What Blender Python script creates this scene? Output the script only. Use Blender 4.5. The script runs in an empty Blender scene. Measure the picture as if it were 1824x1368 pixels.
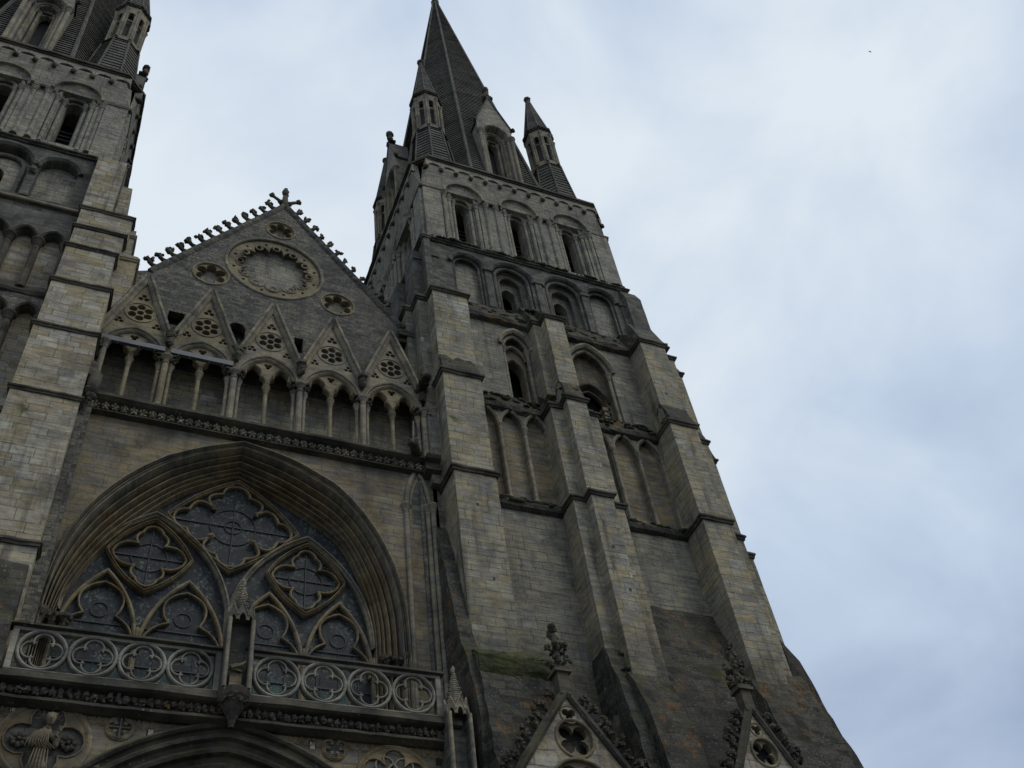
import bpy, bmesh, math, random
from math import sin, cos, pi, sqrt, atan2, radians
from mathutils import Vector, Matrix
from mathutils.geometry import tessellate_polygon

S = bpy.context.scene
COL = S.collection
random.seed(7)

# ------------------------------------------------------------------ camera
AZ, PITCH, ROLL = radians(29.447), radians(48.293), radians(-10.025)
fw = Vector((sin(AZ)*cos(PITCH), cos(AZ)*cos(PITCH), sin(PITCH)))
r0 = Vector((cos(AZ), -sin(AZ), 0.0)); u0 = r0.cross(fw)
rt = cos(ROLL)*r0 + sin(ROLL)*u0
up = -sin(ROLL)*r0 + cos(ROLL)*u0
cam_d = bpy.data.cameras.new('camera'); cam = bpy.data.objects.new('camera', cam_d); COL.objects.link(cam)
cam_d.sensor_width = 36.0; cam_d.lens = 1877.0/1824*36
cam_d.clip_start = 0.1; cam_d.clip_end = 3000
cam.matrix_world = Matrix(((rt.x, up.x, -fw.x, 0), (rt.y, up.y, -fw.y, -25.0), (rt.z, up.z, -fw.z, 1.6), (0, 0, 0, 1)))
S.camera = cam
S.view_settings.view_transform = 'Standard'; S.view_settings.look = 'None'
S.view_settings.exposure = 0.0; S.view_settings.gamma = 1.0

# ------------------------------------------------------------------ sky: overcast with thin cloud
SUN_EL, SUN_AZ = radians(50), radians(215)
W = bpy.data.worlds.new('World'); S.world = W; W.use_nodes = True
nt = W.node_tree; nt.nodes.clear()
def wn(t, **k):
    n = nt.nodes.new(t)
    for a, b in k.items(): setattr(n, a, b)
    return n
out = wn('ShaderNodeOutputWorld'); bg = wn('ShaderNodeBackground')
sky = wn('ShaderNodeTexSky', sky_type='NISHITA', sun_disc=False, sun_elevation=SUN_EL, sun_rotation=SUN_AZ, air_density=1.0, dust_density=2.0)
sc = wn('ShaderNodeVectorMath', operation='SCALE'); sc.inputs['Scale'].default_value = 0.10
tc = wn('ShaderNodeTexCoord')
mp = wn('ShaderNodeMapping'); mp.inputs['Scale'].default_value = (1.0, 1.0, 1.5); mp.inputs['Rotation'].default_value = (0.3, 0.5, 0.4); mp.inputs['Location'].default_value = (0.9, 6.2, 2.5)
n1 = wn('ShaderNodeTexNoise'); n1.inputs['Scale'].default_value = 3.4; n1.inputs['Detail'].default_value = 8; n1.inputs['Roughness'].default_value = 0.5; n1.inputs['Distortion'].default_value = 0.35
n2 = wn('ShaderNodeTexNoise'); n2.inputs['Scale'].default_value = 0.9; n2.inputs['Detail'].default_value = 2
cr = wn('ShaderNodeValToRGB'); el = cr.color_ramp.elements
el[0].position = 0.27; el[0].color = (0.38, 0.47, 0.64, 1); el[1].position = 0.60; el[1].color = (0.85, 0.93, 1.0, 1)
e = el.new(0.47); e.color = (0.62, 0.73, 0.88, 1)
mxn = wn('ShaderNodeMath', operation='MULTIPLY_ADD'); mxn.inputs[1].default_value = 0.55
mx2 = wn('ShaderNodeMath', operation='MULTIPLY'); mx2.inputs[1].default_value = 0.45
mix = wn('ShaderNodeMixRGB'); mix.inputs['Fac'].default_value = 0.86
# thinner, darker blue-grey cloud low in the south, brighter overhead
sep = wn('ShaderNodeSeparateXYZ'); mr = wn('ShaderNodeMapRange'); mr.inputs['From Min'].default_value = 0.35; mr.inputs['From Max'].default_value = 0.85
mr.inputs['To Min'].default_value = -0.15; mr.inputs['To Max'].default_value = 0.05
adn = wn('ShaderNodeMath', operation='ADD')
L = nt.links.new
L(tc.outputs['Generated'], mp.inputs['Vector']); L(mp.outputs[0], n1.inputs['Vector']); L(mp.outputs[0], n2.inputs['Vector'])
L(n2.outputs['Fac'], mx2.inputs[0]); L(n1.outputs['Fac'], mxn.inputs[0]); L(mx2.outputs[0], mxn.inputs[2])
L(tc.outputs['Generated'], sep.inputs[0]); L(sep.outputs['Z'], mr.inputs['Value']); L(mr.outputs[0], adn.inputs[0]); L(mxn.outputs[0], adn.inputs[1])
L(adn.outputs[0], cr.inputs['Fac'])
L(sky.outputs[0], sc.inputs[0]); L(sc.outputs[0], mix.inputs['Color1']); L(cr.outputs[0], mix.inputs['Color2'])
L(mix.outputs[0], bg.inputs['Color']); bg.inputs['Strength'].default_value = 1.0; L(bg.outputs[0], out.inputs[0])

sl = bpy.data.lights.new('sun', 'SUN'); so = bpy.data.objects.new('sun', sl); COL.objects.link(so)
sl.energy = 1.25; sl.angle = radians(25); sl.color = (1.0, 0.95, 0.87)
sdir = Vector((0.64*cos(SUN_EL), -0.768*cos(SUN_EL), sin(SUN_EL)))
so.rotation_euler = sdir.to_track_quat('Z', 'Y').to_euler(); so.location = (30, -60, 80)

# ------------------------------------------------------------------ materials
def mat(name): 
    m = bpy.data.materials.new(name); m.use_nodes = True; m.node_tree.nodes.clear(); return m
class NB:
    def __init__(s, m): s.t = m.node_tree
    def n(s, t, ins=None, **k):
        x = s.t.nodes.new(t)
        for a, b in k.items(): setattr(x, a, b)
        for a, b in (ins or {}).items():
            if isinstance(b, bpy.types.NodeSocket): s.t.links.new(b, x.inputs[a])
            else: x.inputs[a].default_value = b
        return x
    def math(s, op, a, b=0.0, c=0.0): return s.n('ShaderNodeMath', {0: a, 1: b, 2: c}, operation=op).outputs[0]
    def mix(s, f, a, b, bt='MIX'): return s.n('ShaderNodeMixRGB', {'Fac': f, 'Color1': a, 'Color2': b}, blend_type=bt).outputs[0]
    def noise(s, v, scale, det=4, rough=0.55, dist=0.0): return s.n('ShaderNodeTexNoise', {'Vector': v, 'Scale': scale, 'Detail': det, 'Roughness': rough, 'Distortion': dist}).outputs['Fac']
    def ramp(s, f, stops, interp='LINEAR'):
        r = s.n('ShaderNodeValToRGB', {'Fac': f}); cr = r.color_ramp; cr.interpolation = interp
        while len(cr.elements) < len(stops): cr.elements.new(0.5)
        for e, (p, c) in zip(cr.elements, stops): e.position = p; e.color = (*c, 1) if len(c) == 3 else c
        return r.outputs[0]
    def step(s, v, a, b): return s.n('ShaderNodeMapRange', {'Value': v, 'From Min': a, 'From Max': b, 'To Min': 0.0, 'To Max': 1.0}, interpolation_type='SMOOTHSTEP').outputs[0]

def stone(name, cols, bw=0.62, rh=0.31, mortar=0.012, joint=0.85, dirt=0.5, dirtcol=(0.045, 0.043, 0.038), moss=0.5, mosscol=(0.06, 0.065, 0.02), lichen=0.15, streak=0.5, pit=0.35, bump=0.85, rough=0.95, blocks=True, tilevar=0.55, gain=0.62, lowdirt=0.0):
    cols = [tuple(min(1, c*gain) for c in q) for q in cols]
    m = mat(name); b = NB(m)
    geo = b.n('ShaderNodeNewGeometry'); P = geo.outputs['Position']; N = geo.outputs['Normal']
    sp = b.n('ShaderNodeSeparateXYZ', {0: P}); sn = b.n('ShaderNodeSeparateXYZ', {0: N})
    ax = b.math('ABSOLUTE', sn.outputs[0]); isx = b.math('GREATER_THAN', ax, 0.6)
    wob = b.noise(P, 1.3, 2); wob2 = b.math('MULTIPLY_ADD', wob, 0.08, -0.04)
    u = b.n('ShaderNodeMix', {0: isx, 2: sp.outputs[0], 3: sp.outputs[1]}).outputs[0]
    zz = b.math('ADD', sp.outputs[2], wob2)
    # courses are not all one height
    zz = b.math('ADD', zz, b.math('MULTIPLY', b.math('SINE', b.math('MULTIPLY', sp.outputs[2], 1.9)), 0.13))
    zz = b.math('ADD', zz, b.math('MULTIPLY', b.math('SINE', b.math('MULTIPLY', sp.outputs[2], 4.7)), 0.045))
    uv = b.n('ShaderNodeCombineXYZ', {0: u, 1: zz, 2: 0.0}).outputs[0]
    base = None
    if blocks:
        br = b.n('ShaderNodeTexBrick', {'Vector': uv, 'Color1': (0, 0, 0, 1), 'Color2': (1, 1, 1, 1), 'Mortar': (0.5, 0.5, 0.5, 1), 'Scale': 1.0, 'Mortar Size': mortar, 'Mortar Smooth': 0.3, 'Bias': 0.0, 'Brick Width': bw, 'Row Height': rh}, offset=0.5, squash=0.72, squash_frequency=3)
        rnd = b.n('ShaderNodeSeparateColor', {0: br.outputs['Color']}).outputs[0]
        big = b.noise(P, 0.5, 3)
        f = b.math('ADD', b.math('MULTIPLY', b.math('SUBTRACT', rnd, 0.5), 0.9*tilevar), b.math('MULTIPLY_ADD', big, 1.2, -0.1))
        k = len(cols)
        base = b.ramp(f, [((i + 0.3)/k, c) for i, c in enumerate(cols)])
        jf = b.math('MULTIPLY', br.outputs['Fac'], b.math('MULTIPLY', b.step(b.noise(P, 1.6, 4, 0.65), 0.38, 0.62), joint))
        base = b.mix(jf, base, (0.05, 0.047, 0.04, 1))
    else:
        big = b.noise(P, 0.9, 4)
        k = len(cols)
        base = b.ramp(b.step(big, 0.25, 0.75), [((i + 0.3)/k, c) for i, c in enumerate(cols)])
    # pitting and small mottling
    fine = b.noise(P, 9.0, 5, 0.7); vfine = b.noise(P, 34.0, 3, 0.6)
    base = b.mix(pit, base, b.ramp(fine, [(0.3, (0.35, 0.35, 0.35)), (0.7, (1.3, 1.3, 1.3))]), 'MULTIPLY')
    hs_ = b.n('ShaderNodeMapping', {'Vector': P, 'Scale': (0.9, 0.9, 7.0)}).outputs[0]
    base = b.mix(0.68, base, b.ramp(b.noise(hs_, 1.2, 5, 0.7), [(0.32, (0.45, 0.45, 0.46)), (0.5, (0.95, 0.95, 0.95)), (0.68, (1.35, 1.33, 1.28))]), 'MULTIPLY')
    base = b.mix(0.75, base, b.ramp(b.noise(P, 0.8, 6, 0.68, 0.6), [(0.34, (0.5, 0.5, 0.52)), (0.5, (1, 1, 1)), (0.66, (1.3, 1.26, 1.15))]), 'MULTIPLY')
    # dark crust and rain streaks
    if dirt > 0:
        st = b.n('ShaderNodeMapping', {'Vector': P, 'Scale': (1.6, 1.6, 0.16)}).outputs[0]
        sn1 = b.noise(st, 1.4, 5, 0.6); dn = b.noise(P, 0.32, 5, 0.65, 0.4)
        d = b.math('ADD', b.math('MULTIPLY', sn1, streak), b.math('MULTIPLY', dn, 1-streak))
        d = b.math('ADD', d, b.math('MULTIPLY_ADD', fine, 0.25, -0.125))
        base = b.mix(b.math('MULTIPLY', b.step(d, 0.62-0.22*dirt, 0.72-0.1*dirt), min(1.0, 0.45+0.5*dirt)), base, (*dirtcol, 1))
    if lowdirt > 0:   # damp growth creeping up from the sloping plinths
        lz = b.math('ADD', sp.outputs[2], b.math('MULTIPLY_ADD', b.noise(P, 1.1, 6, 0.7), 7.0, -3.5))
        lf_ = b.math('MULTIPLY', b.math('SUBTRACT', 1.0, b.step(lz, 19.4, 22.4)), lowdirt)
        base = b.mix(lf_, base, b.mix(b.step(b.noise(P, 2.7, 4, .7), .45, .6), (0.045, 0.043, 0.03, 1), (0.11, 0.10, 0.075, 1)))
    # moss and lichen settle on upward faces and in patches
    if moss > 0:
        upf = b.step(sn.outputs[2], 0.12, 0.55)
        mn = b.noise(P, 1.7, 5, 0.65)
        mf = b.math('MULTIPLY', b.math('MAXIMUM', upf, b.step(b.noise(P, 0.45, 3), 0.66, 0.76)), b.step(mn, 0.62-0.35*moss, 0.75-0.25*moss))
        mc = b.mix(b.step(b.noise(P, 3.1, 3), 0.4, 0.65), (*mosscol, 1), (0.05, 0.045, 0.035, 1))
        base = b.mix(mf, base, mc)
        # pale crustose specks
        vo = b.n('ShaderNodeTexVoronoi', {'Vector': P, 'Scale': 7.0}).outputs['Distance']
        sf = b.math('MULTIPLY', b.math('SUBTRACT', 1.0, b.step(vo, 0.16, 0.28)), b.step(b.noise(P, 1.1, 3), 0.5, 0.6))
        base = b.mix(b.math('MULTIPLY', sf, 0.45), base, (0.20, 0.20, 0.175, 1))
        if moss > 0.8:
            vs_ = b.n('ShaderNodeTexVoronoi', {'Vector': P, 'Scale': 16.0}).outputs['Distance']
            s2 = b.math('MULTIPLY', b.math('SUBTRACT', 1.0, b.step(vs_, 0.18, 0.36)), b.step(b.noise(P, 1.3, 4), 0.48, 0.64))
            base = b.mix(b.math('MULTIPLY', s2, 0.5), base, (0.21, 0.21, 0.19, 1))
    if lichen > 0:
        lf = b.step(b.noise(P, 1.2, 7, 0.72), 0.70-0.2*lichen, 0.76-0.16*lichen)
        lf = b.math('MULTIPLY', lf, b.step(b.noise(P, 0.35, 2), 0.62-0.25*lichen, 0.70-0.2*lichen))
        lf = b.math('MULTIPLY', lf, b.step(b.noise(P, 11.0, 4, 0.7), 0.40, 0.56))
        base = b.mix(b.math('MULTIPLY', lf, 0.8), base, (0.17, 0.085, 0.025, 1))
    h = b.math('MULTIPLY_ADD', fine, 0.6, b.math('MULTIPLY', vfine, 0.25))
    if blocks: h = b.math('SUBTRACT', h, b.math('MULTIPLY', br.outputs['Fac'], 0.55)); h = b.math('ADD', h, b.math('MULTIPLY', rnd, 0.2))
    bp = b.n('ShaderNodeBump', {'Height': h, 'Strength': bump, 'Distance': 0.05})
    pb = b.n('ShaderNodeBsdfPrincipled', {'Base Color': base, 'Roughness': rough, 'Normal': bp.outputs[0]})
    pb.inputs['Specular IOR Level'].default_value = 0.2
    b.n('ShaderNodeOutputMaterial', {0: pb.outputs[0]})
    return m

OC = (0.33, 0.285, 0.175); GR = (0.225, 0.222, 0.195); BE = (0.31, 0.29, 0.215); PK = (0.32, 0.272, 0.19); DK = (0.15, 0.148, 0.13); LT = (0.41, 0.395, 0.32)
M = dict(
 tower=stone('tower_ashlar', [DK, GR, BE, (0.27, 0.25, 0.20), GR, LT], 0.55, 0.27, gain=.76, dirt=0.52, streak=0.75, moss=0.6, lowdirt=.7),
 buttress=stone('buttress_ashlar', [GR, BE, (0.29, 0.27, 0.22), OC, GR, LT], 0.6, 0.29, gain=.86, lowdirt=.6, dirt=0.42, streak=0.8, moss=0.5, lichen=0.0),
 leftb=stone('pale_buttress_ashlar', [GR, (0.33, 0.29, 0.22), LT, PK, OC, (0.36, 0.345, 0.31)], 0.66, 0.32, tilevar=0.7, gain=0.86, dirt=0.34, streak=0.85, moss=0.5, joint=0.75),
 belfry=stone('belfry_ashlar', [GR, (0.25, 0.24, 0.21), BE, GR, (0.31, 0.29, 0.24)], 0.42, 0.24, gain=.88, dirt=0.35, streak=0.8, moss=0.5),
 ochre=stone('spandrel_ashlar', [GR, (0.25, 0.21, 0.14), (0.30, 0.24, 0.14), (0.23, 0.215, 0.185), (0.29, 0.24, 0.145), BE], 0.7, 0.30, gain=.74, joint=0.45, dirt=0.5, streak=0.3, moss=0.3),
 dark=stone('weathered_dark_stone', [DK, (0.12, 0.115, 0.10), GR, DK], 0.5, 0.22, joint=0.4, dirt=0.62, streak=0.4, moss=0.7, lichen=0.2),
 gable=stone('gable_rubble', [DK, GR, (0.20, 0.195, 0.17), (0.25, 0.24, 0.21), (0.28, 0.265, 0.21)], gain=.66, bw=0.38, rh=0.17, tilevar=1.3, dirt=0.55, streak=0.3, joint=0.8, moss=0.5, lichen=0.1, pit=1.0, bump=0.9),
 gable_old=stone('gable_rubble_old', [DK, GR, (0.17, 0.165, 0.15), GR, (0.24, 0.23, 0.19)], 0.5, 0.2, joint=0.35, dirt=0.55, streak=0.3, moss=0.4, lichen=0.1, pit=0.6),
 trim=stone('carved_limestone', [(0.17, 0.16, 0.13), (0.25, 0.23, 0.18), (0.31, 0.275, 0.19), (0.22, 0.21, 0.18)], blocks=False, gain=.78, dirt=0.5, streak=0.5, moss=0.3, lichen=0.05, bump=0.4),
 ochretrim=stone('ochre_carved_limestone', [(0.20, 0.18, 0.135), (0.30, 0.25, 0.16), (0.33, 0.265, 0.155), (0.24, 0.18, 0.10)], blocks=False, gain=.66, dirt=0.5, streak=0.3, moss=0.0, lichen=0.15, bump=0.4),
 darktrim=stone('blackened_carving', [(0.06, 0.055, 0.045), (0.11, 0.10, 0.08), (0.15, 0.135, 0.10)], blocks=False, dirt=0.5, streak=0.3, moss=0.6, lichen=0.1, bump=0.6),
 mossy=stone('mossy_weathering', [(0.09, 0.085, 0.07), (0.14, 0.13, 0.11), (0.06, 0.06, 0.05)], 0.5, 0.25, joint=0.8, tilevar=1.0, dirt=0.55, streak=0.1, moss=0.9, mosscol=(0.05, 0.052, 0.016), lichen=0.8, pit=0.8, bump=1.0),
 spire=stone('spire_scale_stone', [(0.12, 0.12, 0.105), (0.16, 0.16, 0.14), (0.21, 0.205, 0.18), (0.14, 0.135, 0.12)], 0.35, 0.3, joint=0.3, dirt=0.35, streak=0.3, moss=0.3, lichen=0.05, pit=0.5),
 greenmoss=stone('green_moss_mat', [(0.022, 0.026, 0.010), (0.050, 0.056, 0.018), (0.035, 0.036, 0.018), (0.07, 0.072, 0.026)], blocks=False, gain=1.0, dirt=0.3, streak=0.2, moss=0.0, lichen=0.35, bump=1.0, pit=0.9),
 rail=stone('rail_stone', [(0.25, 0.24, 0.20), (0.34, 0.33, 0.28), (0.39, 0.375, 0.32)], blocks=False, gain=.68, dirt=0.42, streak=0.4, moss=0.2, lichen=0.0, bump=0.3),
 carve=stone('pale_carving', [(0.24, 0.21, 0.14), (0.31, 0.265, 0.17), (0.35, 0.30, 0.20)], blocks=False, dirt=0.36, streak=0.3, moss=0.0, lichen=0.0, bump=0.3),
)
def plain(name, col, rough=0.8, metal=0.0, var=0.3):
    m = mat(name); b = NB(m)
    P = b.n('ShaderNodeNewGeometry').outputs['Position']
    c = b.mix(var, (*col, 1), b.ramp(b.noise(P, 5, 4), [(0.3, (0.4, 0.4, 0.4)), (0.7, (1.4, 1.4, 1.4))]), 'MULTIPLY')
    pb = b.n('ShaderNodeBsdfPrincipled', {'Base Color': c, 'Roughness': rough, 'Metallic': metal})
    b.n('ShaderNodeOutputMaterial', {0: pb.outputs[0]}); return m
M['mossclump'] = plain('moss_clump', (0.027, 0.030, 0.011), 0.95, 0.0, 0.9)
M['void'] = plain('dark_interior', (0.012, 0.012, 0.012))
M['louvre'] = plain('slate_louvre', (0.05, 0.05, 0.055), 0.7)
M['steel'] = plain('galvanised_steel', (0.10, 0.105, 0.11), 0.6, 0.3)
M['lead'] = plain('lead_and_iron', (0.02, 0.02, 0.022), 0.7)
M['leaf'] = plain('fern_leaf', (0.055, 0.075, 0.018), 0.8, 0.0, 0.8)
M['twig'] = plain('dry_twig', (0.07, 0.06, 0.04), 0.9)
M['feather'] = plain('dark_feather', (0.02, 0.02, 0.022), 0.9)
M['patch'] = plain('pale_repair_stone', (0.42, 0.37, 0.27), 0.95)
def glass_mat():
    m = mat('stained_glass_outside'); b = NB(m)
    P = b.n('ShaderNodeNewGeometry').outputs['Position']
    v = b.n('ShaderNodeTexVoronoi', {'Vector': P, 'Scale': 13.0, 'Randomness': 1.0})
    ve = b.n('ShaderNodeTexVoronoi', {'Vector': P, 'Scale': 13.0}, feature='DISTANCE_TO_EDGE').outputs['Distance']
    rnd = b.n('ShaderNodeSeparateColor', {0: v.outputs['Color']})
    c = b.ramp(rnd.outputs[0], [(0.0, (0.012, 0.014, 0.018)), (0.28, (0.045, 0.052, 0.058)), (0.45, (0.085, 0.09, 0.09)), (0.56, (0.010, 0.014, 0.030)), (0.70, (0.05, 0.03, 0.03)), (0.86, (0.105, 0.11, 0.105))], 'CONSTANT')
    low = b.n('ShaderNodeSeparateXYZ', {0: P}).outputs[2]
    gz = b.math('SUBTRACT', 1.0, b.step(low, 18.6, 19.5))
    c = b.mix(b.math('MULTIPLY', gz, b.math('MULTIPLY', b.step(b.noise(P, 0.9, 2), 0.38, 0.5), b.step(rnd.outputs[1], 0.15, 0.3))), c, (0.03, 0.10, 0.088, 1))
    c = b.mix(b.step(b.noise(P, 1.9, 4, 0.7), 0.42, 0.62), c, b.mix(0.7, c, (0.016, 0.02, 0.03, 1)))
    c = b.mix(b.math('SUBTRACT', 1.0, b.step(ve, 0.03, 0.09)), c, (0.012, 0.012, 0.014, 1))
    c = b.mix(1.0, c, (0.62, 0.74, 0.66, 1), 'MULTIPLY')
    v3 = b.n('ShaderNodeTexVoronoi', {'Vector': P, 'Scale': 2.6})
    c = b.mix(1.0, c, b.ramp(b.n('ShaderNodeSeparateColor', {0: v3.outputs['Color']}).outputs[0], [(0.1, (0.45, 0.5, 0.6)), (0.9, (1.5, 1.5, 1.4))]), 'MULTIPLY')
    bp = b.n('ShaderNodeBump', {'Height': b.noise(P, 14, 2), 'Strength': 0.25, 'Distance': 0.02})
    pb = b.n('ShaderNodeBsdfPrincipled', {'Base Color': c, 'Roughness': 0.6, 'Normal': bp.outputs[0], 'Specular IOR Level': 0.25})
    b.n('ShaderNodeOutputMaterial', {0: pb.outputs[0]}); return m
M['glass'] = glass_mat()
def ground_mat():
    m = mat('stone_setts'); b = NB(m); P = b.n('ShaderNodeNewGeometry').outputs['Position']
    br = b.n('ShaderNodeTexBrick', {'Vector': P, 'Color1': (0.08, 0.078, 0.073, 1), 'Color2': (0.12, 0.115, 0.105, 1), 'Mortar': (0.06, 0.06, 0.055, 1), 'Scale': 1.0, 'Brick Width': 0.3, 'Row Height': 0.15, 'Mortar Size': 0.01})
    pb = b.n('ShaderNodeBsdfPrincipled', {'Base Color': br.outputs['Color'], 'Roughness': 0.9}); b.n('ShaderNodeOutputMaterial', {0: pb.outputs[0]}); return m
M['ground'] = ground_mat()

# ------------------------------------------------------------------ mesh helpers
WEST = lambda u, v, z: (u, v, z)
class MB:
    def __init__(s, T=WEST): s.v = []; s.f = []; s.T = T; s.m = []
    def mark(s): s.m.append((len(s.v), len(s.f))); return s   # what follows is a piece of its own
    def add(s, vs, fs, T=None):
        T = T or s.T; o = len(s.v); s.v += [T(*p) for p in vs]; s.f += [tuple(i + o for i in f) for f in fs]; return s
    def box(s, x0, x1, y0, y1, z0, z1, T=None):
        return s.add([(x, y, z) for x in (x0, x1) for y in (y0, y1) for z in (z0, z1)], [(0, 1, 3, 2), (4, 6, 7, 5), (0, 4, 5, 1), (2, 3, 7, 6), (0, 2, 6, 4), (1, 5, 7, 3)], T)
    def plan(s, poly, z0, z1, poly2=None, caps=True):
        n = len(poly); q = poly2 or poly
        vs = [(x, y, z0) for x, y in poly] + [(x, y, z1) for x, y in q]
        fs = [(i, (i+1) % n, (i+1) % n + n, i + n) for i in range(n)]
        s.add(vs, fs)
        if caps:
            for base, z, pl in ((0, z0, poly), (n, z1, q)):
                t = tessellate_polygon([[Vector((x, y, 0)) for x, y in pl]])
                s.add([(x, y, z) for x, y in pl], [tuple(a) for a in t])
        return s
    def plate(s, outer, holes, y0, y1, back=True, walls=True):
        loops = [outer] + list(holes); flat = [p for l in loops for p in l]; n = len(flat)
        t = tessellate_polygon([[Vector((x, z, 0)) for x, z in l] for l in loops])
        vs = [(x, y0, z) for x, z in flat] + [(x, y1, z) for x, z in flat]; fs = [tuple(a) for a in t]
        if back: fs += [tuple(i + n for i in a) for a in t]
        if walls:
            o = 0
            for l in loops:
                k = len(l); fs += [(o+i, o+(i+1) % k, o+(i+1) % k+n, o+i+n) for i in range(k)]; o += k
        return s.add(vs, fs)
    def side(s, prof, x0, x1):   # prof: closed (y,z) outline pushed from x0 to x1
        n = len(prof); t = tessellate_polygon([[Vector((y, z, 0)) for y, z in prof]])
        vs = [(x0, y, z) for y, z in prof] + [(x1, y, z) for y, z in prof]
        fs = [tuple(a) for a in t] + [tuple(i + n for i in a) for a in t] + [(i, (i+1) % n, (i+1) % n+n, i+n) for i in range(n)]
        return s.add(vs, fs)
    def sweep(s, path, prof, closed=False, pclosed=True):
        n = len(path); nor = []
        for i in range(n):
            if closed: a, b, c = path[i-1], path[i], path[(i+1) % n]
            else: a, b, c = path[max(i-1, 0)], path[i], path[min(i+1, n-1)]
            d1 = Vector((b[0]-a[0], b[1]-a[1])); d2 = Vector((c[0]-b[0], c[1]-b[1]))
            if d1.length < 1e-7: d1 = d2
            if d2.length < 1e-7: d2 = d1
            d1.normalize(); d2.normalize()
            n1 = Vector((-d1.y, d1.x)); n2 = Vector((-d2.y, d2.x)); m = n1 + n2
            if m.length < 1e-5: m = n1
            m.normalize(); nor.append(m / max(0.4, m.dot(n1)))
        k = len(prof); vs = []; fs = []
        for (x, z), nn in zip(path, nor):
            for d, y in prof: vs.append((x + nn.x*d, y, z + nn.y*d))
        for i in range(n if closed else n-1):
            j = (i+1) % n
            for p in range(k if pclosed else k-1):
                q = (p+1) % k; fs.append((i*k+p, i*k+q, j*k+q, j*k+p))
        if not closed and pclosed: fs += [tuple(range(k)), tuple(range((n-1)*k, n*k))]
        return s.add(vs, fs)
    def bar(s, path, w, y0, y1, closed=False):   # chamfered tracery bar, front at y0, back at y1
        h = w/2; c = min(h*0.75, (y1-y0)*0.45)
        return s.sweep(path, [(-h, y1), (-h, y0+c), (-h*0.3, y0), (h*0.3, y0), (h, y0+c), (h, y1)], closed)
    def lathe(s, cx, cy, prof, seg=10, caps=True):
        vs = []; fs = []; k = len(prof)
        for r, z in prof: vs += [(cx + r*cos(2*pi*i/seg), cy + r*sin(2*pi*i/seg), z) for i in range(seg)]
        for j in range(k-1):
            for i in range(seg): a = (i+1) % seg; fs.append((j*seg+i, j*seg+a, (j+1)*seg+a, (j+1)*seg+i))
        if caps: fs += [tuple(range(seg)), tuple(range((k-1)*seg, k*seg))]
        return s.add(vs, fs)
    def tube(s, pts, rad, seg=8):
        vs = []; fs = []; n = len(pts); P = [Vector(p) for p in pts]
        for i in range(n):
            d = (P[min(i+1, n-1)] - P[max(i-1, 0)]).normalized()
            a = d.cross(Vector((0.3, 1, 0.2))).normalized(); b = d.cross(a)
            r = rad[i] if isinstance(rad, (list, tuple)) else rad
            vs += [tuple(P[i] + a*r*cos(2*pi*k/seg) + b*r*sin(2*pi*k/seg)) for k in range(seg)]
        for i in range(n-1):
            for k in range(seg): q = (k+1) % seg; fs.append((i*seg+k, i*seg+q, (i+1)*seg+q, (i+1)*seg+k))
        fs += [tuple(range(seg)), tuple(range((n-1)*seg, n*seg))]
        return s.add(vs, fs)
    def blob(s, c, r, k=0.25, seg=7, rings=5, rnd=random):
        rx, ry, rz = (r, r, r) if not isinstance(r, tuple) else r
        vs = [(c[0], c[1], c[2]-rz)]; fs = []
        for j in range(1, rings):
            t = pi*j/rings
            for i in range(seg):
                q = 1 + rnd.uniform(-k, k); a = 2*pi*i/seg + j*0.3
                vs.append((c[0]+rx*q*sin(t)*cos(a), c[1]+ry*q*sin(t)*sin(a), c[2]-rz*q*cos(t)))
        vs.append((c[0], c[1], c[2]+rz)); e = len(vs)-1
        for i in range(seg):
            a = (i+1) % seg; fs.append((0, 1+a, 1+i)); fs.append((e, e-seg+i, e-seg+a))
        for j in range(rings-2):
            for i in range(seg): a = (i+1) % seg; o = 1+j*seg; fs.append((o+i, o+a, o+seg+a, o+seg+i))
        return s.add(vs, fs)

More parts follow.
